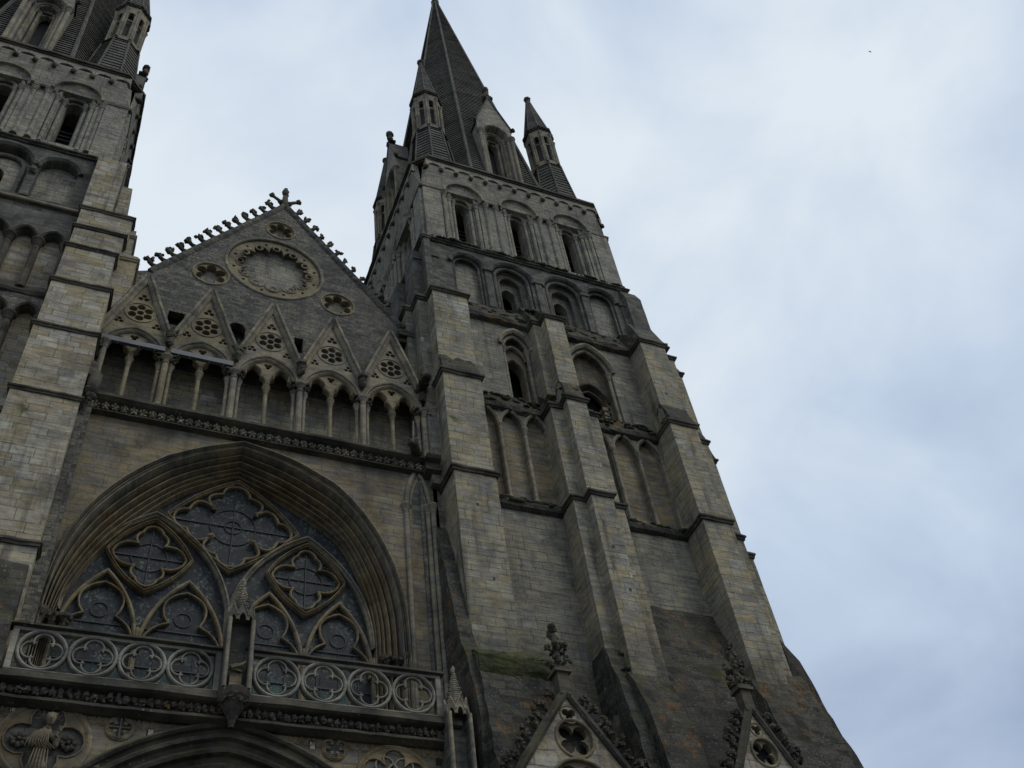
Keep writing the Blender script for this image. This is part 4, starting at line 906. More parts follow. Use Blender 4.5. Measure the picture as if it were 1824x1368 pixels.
for i, x in enumerate(PX):
    b = MB()
    for dx, dy, r, z1 in ((0, -.14, .11, 30.72), (-.19, .0, .07, 30.45), (.19, .0, .07, 30.45)):
        colonnette(b, x+dx, GY+.05+dy, 28.12, z1, r)
    if i in (0, 5): colonnette(b, x+(.42 if i else .3), GY-.1, 28.12, 30.9, .1)
    link('pier_shaft', b, 'trim' if i not in (1,) else 'carve', CF)
    b = MB(); rr = random.Random(i)
    for dx in (-.2, 0, .2):
        for j in range(6): b.blob((x+dx+.1*cos(j), GY-.02+.12*sin(j)-.06, 30.5+(.1 if dx == 0 else 0)), .065, .4, 5, 4, rr)
    b.box(x-.32, x+.32, GY-.2, GY+.25, 30.62+.1, 30.8); link('pier_capital', b, 'darktrim', CF)
    if 0 < i: 
        b = MB(); b.blob((x, GY-.15, 31.55), (.16, .16, .3), .3, 7, 6); b.blob((x, GY-.2, 31.85), (.2, .15, .2), .35); link('carved_head', b, 'darktrim', CF)
# gable wall with blind roses
gy = .9
slopeL = lambda x: 37.0 + (x+.3)*(44.0-37.0)/(4.5+.3); 
gpoly = [(-1.6, 31.5), (10.4, 31.5), (10.4, 35.9), (9.75, 37.0), (4.5, 44.0), (-.3, 37.0), (-1.6, 36.4)]
R1 = circ(4.3, 39.1, 1.98, 44); Rs = [circ(4.40, 42.05, .6, 26), circ(1.78, 37.65, .68, 26), circ(7.02, 37.62, .68, 26)]
holes = [R1]+Rs+[rounda(3.07, 34.55, .33, 10, 33.6), [(.5, 33.9), (1.05, 33.9), (1.1, 34.7), (.5, 34.7)], [(5.3, 33.9), (5.65, 33.9), (5.65, 34.8), (5.3, 34.8)]]
a = MB(); a.plate(gpoly, holes, gy, gy+.35); a.side([(gy-.1, 32.2), (gy, 32.4), (gy+.2, 32.4), (gy+.2, 31.4), (gy-.1, 31.4)], -1.6, 10.4); GW = link('gable_wall', a, 'gable', CF)
a = MB(); a.plate([(2.2, 36.9), (6.5, 36.9), (6.5, 41.3), (2.2, 41.3)], [], gy+.33, gy+.4); link('rose_back', a, 'belfry', GW)
# great rose: a ring of twelve scalloped lobes
sc_ = foil2(4.3, 39.1, 1.62, 12, 0, 1.27, 6)
lob = [circ(4.3+1.60*cos(2*pi*(i+.5)/12 + 2*pi*.5/12*0), 39.1+1.60*sin(2*pi*(i+.5)/12), .1, 10) for i in range(12)]
a = MB(); a.plate(circ(4.3, 39.1, 1.94, 48), [sc_]+[circ(4.3+1.74*cos(2*pi*i/12+pi/12), 39.1+1.7*sin(2*pi*i/12+pi/12), .07, 8) for i in range(12)], gy+.05, gy+.3)
a.sweep(sc_, roll(.04, gy+.05, 3), True); RO = link('blind_rose', a, 'carve', GW)
a = MB()
for i in range(12): a.mark().sweep(circ(4.3+1.46*cos(2*pi*i/12), 39.1+1.46*sin(2*pi*i/12), .14, 12), roll(.035, gy+.03, 3), True)
link('rose_scallop', a, 'trim', RO)
a = MB(); a.sweep(circ(4.3, 39.1, 2.03, 44), roll(.07, gy, 4), True); link('rose_ring', a, 'trim', RO)
for (cx, cz), r, n in (((4.40, 42.05), .6, 6), ((1.78, 37.65), .68, 6), ((7.02, 37.62), .68, 6)):
    a = MB(); a.plate(circ(cx, cz, r, 26), [foil2(cx, cz, r*.93, n, pi/6, r*.50, 7)], gy+.03, gy+.28); a.sweep(circ(cx, cz, r+.03, 26), roll(.05, gy, 3), True)
    q = link('small_rose', a, 'carve', GW); a = MB(); a.box(cx-r, cx+r, gy+.32, gy+.36, cz-r, cz+r); link('rose_back', a, 'belfry', q)
v = MB(); v.box(0, 6.5, gy+.5, gy+.55, 33.2, 35.2); link('putlog_void', v, 'void', GW)
gp = [(-.45, 36.85), (4.5, 44.1), (9.9, 36.85)]
for s in (0, 1):
    a = MB(); a.sweep(gp[s:s+2], [(-.1, gy+.5), (-.1, gy-.02), (-.03, gy-.08), (.1, gy-.14), (.16, gy-.05), (.16, gy+.5)]); link('coping', a, 'gable', GW)
rk2 = random.Random(21)
def crocket(x, z, y, nx, nz, tx, tz, sc=1.0):
    P = [(0, -.05), (.18, .0), (.34, -.03), (.46, -.12), (.52, -.02)]
    m = MB(); f = lambda n_, t_: (x+nx*n_*sc+tx*t_*sc, y, z+nz*n_*sc+tz*t_*sc)
    m.tube([f(*p) for p in P[:4]], [.10*sc, .085*sc, .075*sc, .07*sc], 6)
    
    for j in range(8): m.blob(f(.46+rk2.uniform(-.09, .10), -.12+rk2.uniform(-.12, .14)), rk2.uniform(.05, .09)*sc, .45, 5, 4, rk2)
    return m
rk = random.Random(11)
for s in (0, 1):
    (xa, za), (xb, zb_) = (gp[0], gp[1]) if s == 0 else (gp[2], gp[1]); l = math.hypot(xb-xa, zb_-za); tx, tz = (xb-xa)/l, (zb_-za)/l
    nx, nz = (-tz, tx) if s == 0 else (tz, -tx)
    for i in range(14):
        t = (i+.8)/14.6
        if s == 1 and i < 2: continue
        q = crocket(xa+(xb-xa)*t+nx*.1, za+(zb_-za)*t+nz*.1, gy+.1, nx, nz, -tx, -tz, rk.choice((.95, 1.1, 1.15, 1.1) if s else (1.1, 1.2, 1.15, 1.2)))
        link('crocket', q, 'darktrim', GW, smooth=True)
m = MB(); m.tube([(4.5, gy+.1, 44.0), (4.5, gy+.1, 45.1)], [.2, .13], 7); m.blob((4.5, gy+.1, 45.45), (.17, .17, .4), .25, 8, 6)
for s in (-1, 1): m.tube([(4.5+s*.1, gy+.1, 44.5), (4.5+s*.35, gy+.1, 44.75), (4.5+s*.55, gy+.1, 44.9)], [.1, .08, .07], 6); m.blob((4.5+s*.62, gy+.1, 44.95), .13, .4); m.blob((4.5+s*.2, gy+.1, 44.6), .14, .4)
link('finial', m, 'darktrim', GW, smooth=True)
m = MB(); m.add([(-.6, gy+.5, 36.6), (4.5, gy+.5, 43.9), (10.1, gy+.5, 36.6), (-.6, 30, 36.6), (4.5, 30, 43.9), (10.1, 30, 36.6)], [(0, 1, 4, 3), (1, 2, 5, 4), (3, 4, 5)]); link('nave_roof', m, 'louvre', CF)
m = MB(); m.box(-1.6, 10.2, 1.5, 30, 0, 36.6); link('nave_body', m, 'gable', CF)
m = MB(); m.mark().box(9.3, 10.6, .55, 1.3, 35.6, 36.15); m.box(9.45, 10.4, .35, .6, 35.9, 36.2); link('gutter_block', m, 'mossy', CF)

# ------------------------------------------------------------------ porch front below the balustrade
PY = -1.5
PO = thing('church_porch', 'projecting porch front with dark moulded portal arch and carved medallions', 'porch', (4, -1.5, 0))
parch = pointed(3.83, 10.0, 5.3, 6.1, 24, 0.0)
mcL, mcR = (-.27, 15.27), (7.98, 15.0)
a = MB(); a.plate([(-3.6, 0), (10.2, 0), (10.2, 16.1), (-3.6, 16.1)], [parch, circ(*mcL, .95, 32), circ(1.3, 15.79, .3, 18), circ(6.42, 15.8, .3, 18)] if False else [parch], PY, PY+.6); link('porch_wall', a, 'ochre', PO)
prof2 = [(.10, PY+.02), (.08, PY-.12), (.02, PY-.15), (-.04, PY-.1), (-.06, PY+.0), (-.14, PY+.02), (-.2, PY-.05), (-.28, PY-.03), (-.32, PY+.1), (-.42, PY+.14), (-.5, PY+.08), (-.58, PY+.12), (-.6, PY+.3), (-.72, PY+.34), (-.8, PY+.28), (-.88, PY+.34), (-.9, PY+.55), (-1.05, PY+.6), (-1.15, PY+.54), (-1.25, PY+.62), (-1.3, PY+1.0)]
m = MB(); m.sweep(parch, prof2, pclosed=False); link('portal_moulding', m, 'darktrim', PO)
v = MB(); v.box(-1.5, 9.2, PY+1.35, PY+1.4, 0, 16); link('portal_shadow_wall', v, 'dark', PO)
# cornice with leaf band, and trefoil frieze beneath
m = MB(); m.side([(-1.95, 16.72), (-1.98, 16.55), (-1.9, 16.5), (-1.72, 16.46), (-1.70, 16.2), (-1.82, 16.17), (-1.82, 16.1), (-1.6, 16.02), (-.1, 16.02), (-.1, 16.72)], -1.75, 9.75); link('porch_cornice', m, 'darktrim', PO)
m = MB(); rr = random.Random(8)
for i in range(62):
    x = -1.6+i*.182; m.blob((x, -1.78, 16.34+rr.uniform(-.03, .03)), (.085, .09, rr.uniform(.08, .13)), .4, 6, 5, rr)
    if i % 2: m.blob((x+.05, -1.8, 16.24), .05, .4, 5, 4, rr)
link('leaf_band', m, 'mossy', PO)
m = MB()
for i in range(37):
    x = -1.45+i*.3
    if abs(x-3.83) < 1.5: continue
    if x > 5.3 and len(m.m) == 0: m.mark()
    m.sweep(foil(x, 15.9, .13, 3, pi/2, .5, 4), roll(.018, PY, 3), True); m.add([(x-.15, PY-.012, 15.76), (x-.12, PY-.03, 16.04), (x-.18, PY-.03, 16.04)], [(0, 1, 2)])
link('trefoil_frieze', m, 'ochretrim', PO)
v = MB()
for x, z in ((-1.15, 15.9), (1.9, 15.62), (5.77, 15.72), (9.1, 15.6)):
    v.mark().box(x, x+.18, PY-.004, PY+.2, z, z+.24)
link('putlog_hole', v, 'void', PO)
v = MB()
for x, z in ((-1.12, 15.92), (1.94, 15.62), (5.81, 15.72)): v.mark().box(x, x+.12, PY-.01, PY+.1, z, z+.19)
link('filling_stone', v, 'patch', PO)
def medallion(c, r, n, name, sub, matn='ochretrim'):
    m = MB(); m.sweep(circ(*c, r, 40), roll(.07 if r > .5 else .035, PY-.01, 4), True)
    m.plate(circ(*c, r-.01, 36), [foil2(*c, r*.93, n, pi/2 if n != 4 else 0, r*.55, 8)], PY-.05, PY+.02)
    m.sweep(foil2(*c, r*.93, n, pi/2 if n != 4 else 0, r*.55, 8), roll(.03 if r > .5 else .018, PY-.05, 3), True)
    o = link(name, m, matn, PO); b = MB(); b.plate(circ(*c, r*.96, 28), [], PY-.012, PY-.002); link('medallion_ground', b, 'dark', o)
    return o
mL = medallion(mcL, .93, 4, 'great_medallion', 4); mR = medallion(mcR, .98, 6, 'great_medallion', 6)
m = MB(); m.sweep(circ(*mcL, .78, 30)[0:1]*0 or circ(*mcL, .995, 36), roll(.03, PY-.02, 3), True); link('outer_ring', m, 'trim', mL)
rr = random.Random(2)
m = MB()
for sx in (-.52, .52):
    m.mark()
    for i in range(8):
        th = i*pi/4; m.blob((mcL[0]+sx+.13*cos(th), PY-.07, mcL[1]-.05+.13*sin(th)), (.075, .06, .075), .35, 6, 5, rr)
    m.blob((mcL[0]+sx, PY-.1, mcL[1]-.05), .06, .3, 6, 5, rr)
link('flower_boss', m, 'darktrim', mL, smooth=True)
m = MB()
for i in range(6): 
    th = i*pi/3; m.sweep(circ(mcR[0]+.5*cos(th), mcR[1]+.5*sin(th), .25, 16), roll(.025, PY-.03, 3), True)
m.sweep(pointed(mcR[0]-.05, mcR[1]-.2, .32, .7, 8), roll(.04, PY-.05, 3)); link('carved_loops', m, 'trim', mR)
for c, n in (((1.3, 15.77), 4), ((6.43, 15.78), 6)):
    o = medallion(c, .3, n, 'small_medallion', n); m = MB()
    for i in range(n): th = i*2*pi/n+(pi/4 if n == 4 else 0); m.blob((c[0]+.15*cos(th), PY-.04, c[1]+.15*sin(th)), (.05, .03, .05), .3, 6, 4, rr)
    if n == 4: 
        for th in (0, pi/2): m.tube([(c[0]-.26*cos(th), PY-.05, c[1]-.26*sin(th)), (c[0]+.26*cos(th), PY-.05, c[1]+.26*sin(th))], .02, 5)
    link('carving', m, 'trim', o)
b = MB()
for x0, x1, z0, z1 in ((.72, 1.0, 14.75, 15.2), (.75, 1.25, 14.5, 14.7), (4.9, 5.3, 15.95, 16.15)): b.mark().box(x0, x1, PY-.006, PY+.1, z0, z1)
link('pale_stone', b, 'carve', PO)

# side porch gables at the foot of the right tower
def leaf_crocket(x, z, y, nx, nz, sc):
    m = MB(); m.tube([(x, y, z), (x+nx*.13*sc, y-.02, z+nz*.13*sc), (x+nx*.2*sc, y-.03, z+nz*.2*sc+.03)], [.07*sc, .06*sc, .08*sc], 6)
    for j in range(11): m.blob((x+nx*.22*sc+rk2.uniform(-.13, .13)*sc, y-.03+rk2.uniform(-.1, .08)*sc, z+nz*.22*sc+rk2.uniform(-.08, .14)*sc), rk2.uniform(.045, .085)*sc, .5, 5, 4, rk2)
    return m
def side_gable(xa, za, xl, xr, yg, label, k_=1.0):
    G = thing('porch_gable', label, 'gable', (xa, yg, 0), 'crocketed porch gables')
    zb = 8.0; sl = (za-zb)
    L_, R_ = xa-(za-zb)*(xa-xl)/(za-14.9), xa+(za-zb)*(xr-xa)/(za-14.9)
    q1 = foil2(xa+.06, za-1.30, .49*k_, 4, pi/4, .20*k_, 8); q0 = foil(xa+.0, za-.60, .22*k_, 3, -pi/2, .5, 6); q2 = foil2(xa+.05, za-2.78, .82*k_, 6, 0, .42*k_, 8)
    a = MB(); a.plate([(L_, zb), (R_, zb), (xa, za)], [circ(xa+.06, za-1.30, .53*k_, 26), q0, circ(xa+.05, za-2.78, .88*k_, 28)], yg, yg+.35); link('gable_wall', a, 'leftb', G)
    for cx_, cz_, r, fo in ((xa+.06, za-1.30, .53*k_, q1), (xa+.05, za-2.78, .88*k_, q2)):
        a = MB(); a.plate(circ(cx_, cz_, r, 26), [fo], yg+.08, yg+.22); a.sweep(circ(cx_, cz_, r+.02, 26), roll(.045, yg, 4), True); link('roundel', a, 'carve', G)
    a = MB(); a.sweep(circ(xa+.0, za-.60, .26*k_, 18), roll(.025, yg, 3), True); link('trefoil_ring', a, 'carve', G)
    v = MB(); v.plate([(L_+.1, zb), (R_-.1, zb), (xa, za-.12)], [], yg+.36, yg+.40); link('opening', v, 'void', G)
    for s in (-1, 1):
        P = [(L_, zb), (xa, za)] if s < 0 else [(xa, za), (R_, zb)]
        a = MB(); a.sweep(P, [(-.05, yg+.35), (-.05, yg-.06), (.02, yg-.12), (.09, yg-.04), (.19, yg-.02), (.19, yg+.35)]); link('coping', a, 'darktrim', G)
        ex = L_ if s < 0 else R_; l = math.hypot(xa-ex, za-zb); tx, tz = (xa-ex)/l, (za-zb)/l; nx, nz = (-tz, tx) if s < 0 else (tz, -tx)
        for i in range(14):
            t = 1-(.35+i*.37+rk2.uniform(-.06, .06))/l
            if t < 0: break
            link('crocket', leaf_crocket(ex+(xa-ex)*t+nx*.17, zb+(za-zb)*t+nz*.17, yg+.06, nx, nz, rk2.uniform(.85, 1.2)), 'darktrim', G)
    rr = random.Random(int(xa*10)); f = MB(); q = lambda z: za+z*1.35
    f.box(xa-.17, xa+.17, yg-.06, yg+.28, za+.0, q(.55)); f.box(xa-.26, xa+.26, yg-.14, yg+.36, q(.5), q(.57)); f.box(xa-.21, xa+.21, yg-.1, yg+.32, q(.57), q(.63))
    f.tube([(xa, yg+.1, q(.6)), (xa, yg+.1, q(1.5))], [.12, .08], 7)
    for zq, rq, bq in ((q(.78), .27, .13), (q(1.15), .25, .12)):
        for i in range(5):
            c = (xa+rq*cos(i*1.257+.4), yg+.1+rq*sin(i*1.257+.4), zq)
            for j in range(5): f.blob((c[0]+rr.uniform(-.09, .09), c[1]+rr.uniform(-.07, .07), c[2]+rr.uniform(-.08, .10)), rr.uniform(.05, .085), .4, 5, 4, rr)
            f.tube([(xa, yg+.1, zq-.12), c], [.05, .04], 5)
    for j in range(26): f.blob((xa+rr.uniform(-.11, .11), yg+.1+rr.uniform(-.1, .1), q(1.42)+rr.uniform(0, .5)*(.9)), rr.uniform(.05, .08), .4, 5, 4, rr)
    link('finial', f, 'darktrim', G)
    return G
side_gable(12.43, 17.22, 10.85, 14.0, -2.9, 'pale crocketed gable with quatrefoil roundel in front of the middle buttresses')
side_gable(18.42, 17.45, 17.15, 19.75, -2.9, 'narrow crocketed gable at the foot of the corner buttress, lower right', .8)

# ------------------------------------------------------------------ balustrades in front of the great window
def balustrade(x0, x1, label):
    B = thing('balustrade', label, 'balustrade', ((x0+x1)/2, -1.65, 16.72), 'pierced balustrades below the great window')
    yb = -1.78; n = 4; r = (x1-x0-.3)/n/2
    a = MB(); a.side([(yb-.1, 16.723), (yb-.1, 16.80), (yb, 16.86), (yb+.22, 16.86), (yb+.3, 16.723)], x0, x1); link('base_rail', a, 'darktrim', B)
    zc = 16.86+r+.02; zt = zc+r+.0
    a = MB(); a.side([(yb-.09, zt+.03), (yb-.08, zt+.09), (yb, zt+.13), (yb+.2, zt+.13), (yb+.27, zt+.09), (yb+.27, zt+.03), (yb+.1, zt-.01)], x0-.1, x1+.08); link('top_rail', a, 'darktrim', B)
    for i in range(n):
        cx = x0+.15+r*(2*i+1); a = MB()
        a.bar(circ(cx, zc, r-.035, 32), .08, yb, yb+.2, True)
        o = link('pierced_ring', a, 'rail', B)
        a = MB(); R = (r-.09)
        for k in range(4):
            th = k*pi/2; c = (cx+R*.50*cos(th), zc+R*.50*sin(th))
            P = [(c[0]+R*.46*cos(th+q), c[1]+R*.46*sin(th+q)) for q in [(-2.0+4.0*j/12) for j in range(13)]]
            a.bar(P, .045, yb+.04, yb+.16)
        link('cusping', a, 'rail', o)
    for x in (x0+.06, x1-.06):
        a = MB(); a.box(x-.07, x+.07, yb+.01, yb+.21, 16.86, zt+.0); link('end_post', a, 'rail', B)
    a = MB(); a.mark().box(x0+.1, x1-.1, yb+.02, yb+.17, zt-.075, zt+.02); a.mark().box(x0+.1, x1-.1, yb+.02, yb+.17, 16.85, 16.9); link('inner_rail', a, 'rail', B)
balustrade(-1.50, 3.40, 'pierced stone balustrade on the porch ledge, left of the central niche')
balustrade(4.08, 9.28, 'pierced stone balustrade on the porch ledge, right of the central niche')

def pinnacle(x, y, z0, zt, s, label, corbel=True):
    G = thing('niche_pinnacle', label, 'pinnacle', (x, y, z0), 'spired niches on the porch front')
    w = .30*s; rr = random.Random(int(x*7))
    zc = z0 + (zt-z0)*.60
    for q in (-1, 1):
        a = MB(); a.box(x+q*w-.045, x+q*w+.045, y-.28*s, y-.18*s, z0, zc); a.tube([(x+q*w, y-.27*s, z0), (x+q*w, y-.27*s, zc)], .05, 8); link('niche_post', a, 'trim', G)
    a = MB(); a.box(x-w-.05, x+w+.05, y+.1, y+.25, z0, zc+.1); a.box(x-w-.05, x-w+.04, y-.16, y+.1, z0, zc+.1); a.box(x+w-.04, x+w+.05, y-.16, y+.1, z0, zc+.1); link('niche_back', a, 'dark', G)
    a = MB()
    for k in range(5):   # canopy gablets
        th = -pi/2 + (k-2)*pi/4; r = .33*s
        def T(u, v, z, th=th, r=r): return (x+(r-v)*cos(th)-u*sin(th), y+(r-v)*sin(th)+u*cos(th), z)
        a.T = T; a.plate([(-.16*s, zc-.05), (-.1*s, zc-.05), (-.06*s, zc+.1), (0, zc+.17), (.06*s, zc+.1), (.1*s, zc-.05), (.16*s, zc-.05), (.14*s, zc+.2), (0, zc+.48*s), (-.14*s, zc+.2)], [], 0, .06)
        a.sweep([(-.15*s, zc+.08), (0, zc+.48*s), (.15*s, zc+.08)], roll(.025, 0, 3))
    a.T = WEST; link('canopy', a, 'trim', G)
    a = MB(); n = 18
    for i in range(n):
        t0, t1 = i/n, (i+1)/n; za, zb = zc+.15+(zt-zc-.15)*t0, zc+.15+(zt-zc-.15)*t1
        a.plan(octa(x, y, .29*s*(1-t0)+.04), za, zb, octa(x, y, .29*s*(1-t1)+.015))
    for (vx, vy) in octa(x, y, .3*s)[::2]:
        for i in range(9):
            t = (i+.5)/9.5; a.blob((x+(vx-x)*(1-t)*1.05, y+(vy-y)*(1-t)*1.05, zc+.2+(zt-zc-.2)*t), .05*s, .5, 5, 4, rr)
    link('spirelet', a, 'trim', G)
    a = MB(); a.blob((x, y, zt+.02), (.07, .07, .13), .3, 6, 5, rr); link('finial', a, 'trim', G)
    if corbel:
        a = MB(); a.lathe(x, y-.02, [(.06, z0-.95), (.1, z0-.75), (.16, z0-.62), (.32, z0-.35), (.4, z0-.2), (.42, z0-.02), (.36, z0)], 10)
        for j in range(10): a.blob((x+.3*cos(j*.63), y-.02+.3*sin(j*.63), z0-.28), .1, .45, 6, 5, rr)
        link('corbel', a, 'darktrim', G)
    return G
pinnacle(3.77, -1.92, 16.75, 20.15, 1.0, 'tall spired stone niche standing between the two balustrades')
q = pinnacle(9.60, -1.95, 14.6, 18.2, .95, 'spired stone niche at the right end of the balustrade beside the mossy buttress', corbel=False)
a = MB(); a.blob((3.77, -2.0, 17.42), (.2, .12, .09), .35, 8, 6); a.tube([(3.62, -2.05, 17.4), (3.86, -2.1, 17.47), (3.97, -2.1, 17.58)], [.08, .06, .03], 6)
link('broken_carving', a, 'carve'); tag(bpy.data.objects['broken_carving'], 'broken pale fragment of carving left inside the central niche', 'carving')
a = MB(); a.box(3.62, 3.92, -1.98, -1.78, 16.76, 17.3); link('plinth_block', a, 'ochre', bpy.data.objects['niche_pinnacle'])

# ------------------------------------------------------------------ gargoyles
def gargoyle(pts, rad, m, label, n_=12, seed=1, head=.2):
    rr = random.Random(seed); G = MB(); G.tube(pts, rad, 8)
    a = Vector(pts[-1]); b = Vector(pts[-2]); d = (a-b).normalized()
    G.blob(tuple(a+d*head*.4), (head, head, head*.9), .3, 8, 6, rr); G.blob(tuple(a+d*head*1.2+Vector((0, 0, -.03))), head*.55, .3, 6, 5, rr)
    for s in (-1, 1): G.blob(tuple(a+Vector((s*head*.8, 0, head*.8))), head*.35, .4, 5, 4, rr)
    for i in range(n_):
        t = rr.random()*(len(pts)-1.01); j = int(t); p = Vector(pts[j]).lerp(Vector(pts[j+1]), t-j)
        G.blob(tuple(p+Vector((rr.uniform(-1, 1), rr.uniform(-1, 1), rr.uniform(-1, 1)))*rad[j]*.8), rad[j]*.5, .4, 5, 4, rr)
    return tag(link('gargoyle', G, m, smooth=True), label, 'gargoyle', 'gargoyles')
gargoyle([(9.75, -.1, 28.25), (9.4, -.75, 28.1), (9.15, -1.25, 27.75)], [.2, .19, .16], 'darktrim', 'dark stone gargoyle jutting from the right end of the gallery ledge', head=.17)
gargoyle([(-1.3, -.2, 28.7), (-1.3, -.75, 28.4), (-1.28, -1.0, 27.7), (-1.28, -1.0, 27.3)], [.2, .22, .2, .15], 'darktrim', 'weathered winged gargoyle at the left end of the gallery ledge', 20, 4, .16)
gargoyle([(10.0, -.1, 31.9), (9.97, -.7, 31.8), (9.95, -1.0, 31.7)], [.2, .2, .17], 'mossy', 'mossy gargoyle stump where the arcade meets the first buttress', 16, 6, .2)
# ------------------------------------------------------------------ relief figure in the left medallion
def statue():
    x0, z0 = mcL; y = PY-.03
    B = MB()
    # robe, torso, head and arms grown as one skin
    me = bpy.data.meshes.new('statue'); 
    J = [((-.02, y, z0-1.05), .25), ((-.0, y-.02, z0-.75), .22), ((-.02, y-.04, z0-.42), .17), ((-.04, y-.06, z0-.12), .17), ((-.0, y-.06, z0+.14), .15), ((.02, y-.07, z0+.28), .065), ((.04, y-.09, z0+.36), .07),
         ((-.20, y-.07, z0+.12), .10), ((-.27, y-.10, z0-.12), .12), ((-.20, y-.16, z0-.24), .09),
         ((.20, y-.07, z0+.02), .09), ((.28, y-.13, z0-.10), .11), ((.24, y-.18, z0+.04), .055), ((.30, y-.2, z0+.16), .045),
         ((.27, y-.03, z0-1.0), .13), ((-.3, y-.03, z0-1.0), .15), ((.26, y-.08, z0-.25), .11)]
    E_ = [(0, 1), (1, 2), (2, 3), (3, 4), (4, 5), (5, 6), (4, 7), (7, 8), (8, 9), (4, 10), (10, 11), (11, 12), (12, 13), (1, 14), (1, 15), (11, 16)]
    me.from_pydata([(x0+p[0], p[1], p[2]) for p, r in J], E_, []); o = bpy.data.objects.new('statue', me); COL.objects.link(o)
    sk = o.modifiers.new('skin', 'SKIN'); ss = o.modifiers.new('sub', 'SUBSURF'); ss.levels = 2; ss.render_levels = 2
    for i, (p, r) in enumerate(J): me.skin_vertices[0].data[i].radius = (r*.78, r*.7)
    me.skin_vertices[0].data[2].use_root = True
    me.materials.append(M['carve'])
    tx = bpy.data.textures.new('folds', 'STUCCI'); tx.noise_scale = .09
    dm = o.modifiers.new('folds', 'DISPLACE'); dm.texture = tx; dm.strength = .035; dm.texture_coords = 'GLOBAL'
    o['label'] = 'pale carved figure in pleated robe raising one hand, standing in the left medallion'; o['category'] = 'statue'
    h = MB(); hx, hy, hz = x0+.05, y-.15, z0+.45; h.tube([(x0+.02, y-.08, z0+.2), (hx, hy+.03, hz-.06)], [.075, .06], 8); h.lathe(hx, hy, [(.03, hz-.16), (.07, hz-.13), (.10, hz-.05), (.115, hz+.03), (.105, hz+.1), (.05, hz+.15)], 12)
    h.blob((hx+.01, hy-.115, hz-.02), (.022, .03, .035), .1, 6, 5)
    for s in (-1, 1): h.blob((hx+s*.045, hy-.095, hz+.02), (.02, .015, .014), .1, 6, 4)
    h.blob((hx, hy-.10, hz-.075), (.035, .015, .012), .1, 6, 4)
    link('head', h, 'carve', o, smooth=True)
    q = MB(); rr = random.Random(4)
    for i in range(22):
        th = rr.uniform(0, 2*pi); ph = rr.uniform(.1, 1.1); q.blob((hx+.115*cos(th)*sin(ph+.3), hy+.03+.1*sin(th)*sin(ph+.3), hz+.03+.11*cos(ph)), .035, .3, 5, 4, rr)
    link('hair', q, 'carve', o, smooth=True)
    f = MB()
    for i in range(9): # pleats of the cape and skirt
        t = i/8; f.tube([(x0-.10+t*.16, y-.2, z0+.16-.03*t), (x0-.33+t*.42, y-.24, z0-.12-.05*t), (x0-.36+t*.62, y-.21, z0-.30)], [.010, .016, .018], 5)
    for i in range(6): 
        t = i/5; f.tube([(x0-.15+t*.28, y-.2, z0-.3), (x0-.2+t*.36, y-.22, z0-.7), (x0-.32+t*.58, y-.2, z0-1.05)], [.010, .016, .018], 5)
    link('pleats', f, 'carve', o, smooth=True)
    hd = MB()
    for i, (dx, l) in enumerate(((-.03, .085), (-.01, .10), (.012, .095), (.032, .075))): hd.tube([(x0+.30+dx, y-.2, z0+.18), (x0+.31+dx*1.4, y-.21, z0+.18+l)], [.013, .009], 5)
    hd.tube([(x0+.27, y-.2, z0+.15), (x0+.235, y-.22, z0+.2)], [.014, .01], 5); hd.tube([(x0+.3, y-.2, z0+.12), (x0+.302, y-.2, z0+.2)], [.03, .035], 6)
    link('raised_hand', hd, 'carve', o, smooth=True)
statue()

# ------------------------------------------------------------------ steel props bracing the first two arches
for i, (xa, xb, lab) in enumerate(((-1.62, .62, 'grey steel beam bracing the leftmost gallery arch at capital level'), (.82, 2.95, 'grey steel beam bracing the second gallery arch from the left'))):
    B = thing('steel_beam', lab, 'steel beam', ((xa+xb)/2, GY-.2, 30.9), 'steel beams bracing gallery arches')
    a = MB(); a.box(xa, xb, GY-.24, GY-.10, 30.86, 30.89); a.box(xa, xb, GY-.24, GY-.225, 30.89, 31.05); a.box(xa, xb, GY-.24, GY-.10, 31.05, 31.08); link('channel', a, 'steel', B)
    a = MB()
    for t in (.12, .3, .62, .85): a.mark().lathe(xa+(xb-xa)*t, GY-.2, [(.025, 30.78), (.025, 30.87), (.05, 30.84)][:2], 6)
    link('bolt', a, 'lead', B)
# thin stay rod at the right end of the gallery
a = MB(); a.tube([(9.62, GY-.1, 30.05), (9.52, -.28, 28.55)], .035, 6); tag(link('stay_rod', a, 'trim'), 'thin slanting rod at the right end of the gallery arcade', 'rod')

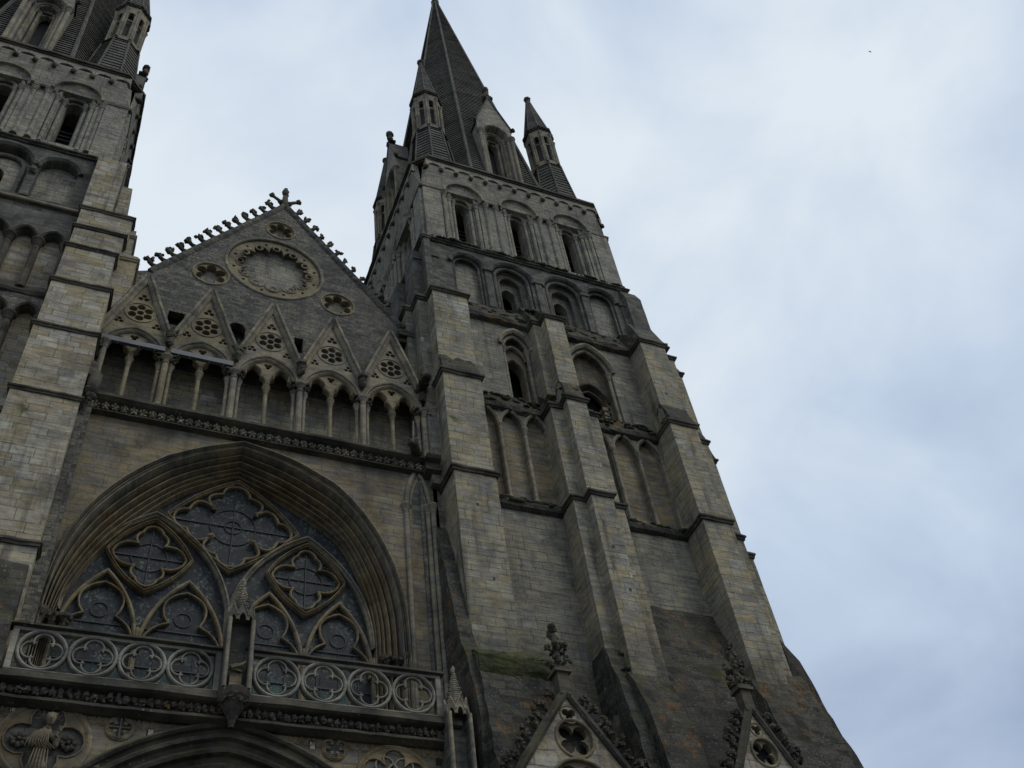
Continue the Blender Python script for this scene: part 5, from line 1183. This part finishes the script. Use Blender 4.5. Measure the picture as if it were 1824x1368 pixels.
# ------------------------------------------------------------------ plants rooted in the masonry
def fern(p, s, seed, label, dry=False):
    rr = random.Random(seed); B = thing('fern', label, 'plant', p, 'plants rooted in the stonework')
    l = MB(); t_ = MB()
    for i in range(16):
        th = rr.uniform(0, 2*pi); ln = s*rr.uniform(.5, 1.0); dx, dy = cos(th)*.55*ln, -abs(sin(th))*.35*ln
        P = [(p[0]+dx*t, p[1]+dy*t, p[2]+ln*(.95*t-.45*t*t)) for t in (0, .33, .66, 1)]
        t_.tube(P, [.008, .007, .005, .003], 4)
        for j in range(9):
            t = .15+.85*j/9; q = (p[0]+dx*t, p[1]+dy*t, p[2]+ln*(.95*t-.45*t*t)); w = .09*s*(1.1-t)
            for sg in (-1, 1):
                ex = (-sin(th)*sg*w*1.4+rr.uniform(-.02, .02), cos(th)*sg*w*.8-.02, rr.uniform(-.05, .03))
                l.add([q, (q[0]+ex[0]*.5-.02, q[1]+ex[1]*.5, q[2]+ex[2]*.5+.02), (q[0]+ex[0], q[1]+ex[1], q[2]+ex[2]), (q[0]+ex[0]*.5+.02, q[1]+ex[1]*.5, q[2]+ex[2]*.5-.02)], [(0, 1, 2, 3)])
    link('stems', t_, 'twig', B)
    if not dry: link('leaves', l, 'leaf', B)
fern((.74, GY-.1, 31.75), .75, 1, 'tuft of ferns rooted in the valley between first and second gablets')
fern((3.06, GY-.1, 31.75), .95, 2, 'green fern tuft between the second and third gablets')
fern((10.1, -.4, 31.85), .55, 3, 'small plants on the mossy stump right of the last gablet')
fern((-1.15, .8, 36.75), .6, 5, 'dry twiggy plant on the wall top left of the rose gable', True)
fern((9.7, .6, 36.5), .55, 6, 'small plant at the foot of the gable beside the right tower')
# ------------------------------------------------------------------ distant bird
d = Vector(((1550-912)/1877.0, (92-684)/1877.0, 1.0)); wd = rt*d.x - up*d.y + fw*d.z
bc = Vector((0, -25, 1.6)) + wd*330
a = MB(); a.blob(tuple(bc), (.14, .3, .1), .05, 8, 6)
B_ = tag(link('bird', a, 'feather', smooth=True), 'tiny dark bird far off in the sky, upper right', 'bird')
a = MB()
for s in (-1, 1): a.mark().add([tuple(bc+Vector(v)) for v in ((s*.08, -.1, .02), (s*.08, .12, .02), (s*.45, .12, .18), (s*.8, .22, .05), (s*.45, -.02, .2), (s*.08, -.1, .05), (s*.08, .12, .05), (s*.45, .12, .21), (s*.8, .22, .07), (s*.45, -.02, .23))], [(0, 1, 2, 4), (4, 2, 3), (5, 6, 7, 9), (9, 7, 8), (1, 2, 7, 6), (2, 3, 8, 7), (0, 4, 9, 5), (4, 3, 8, 9)])
link('wing', a, 'feather', B_)
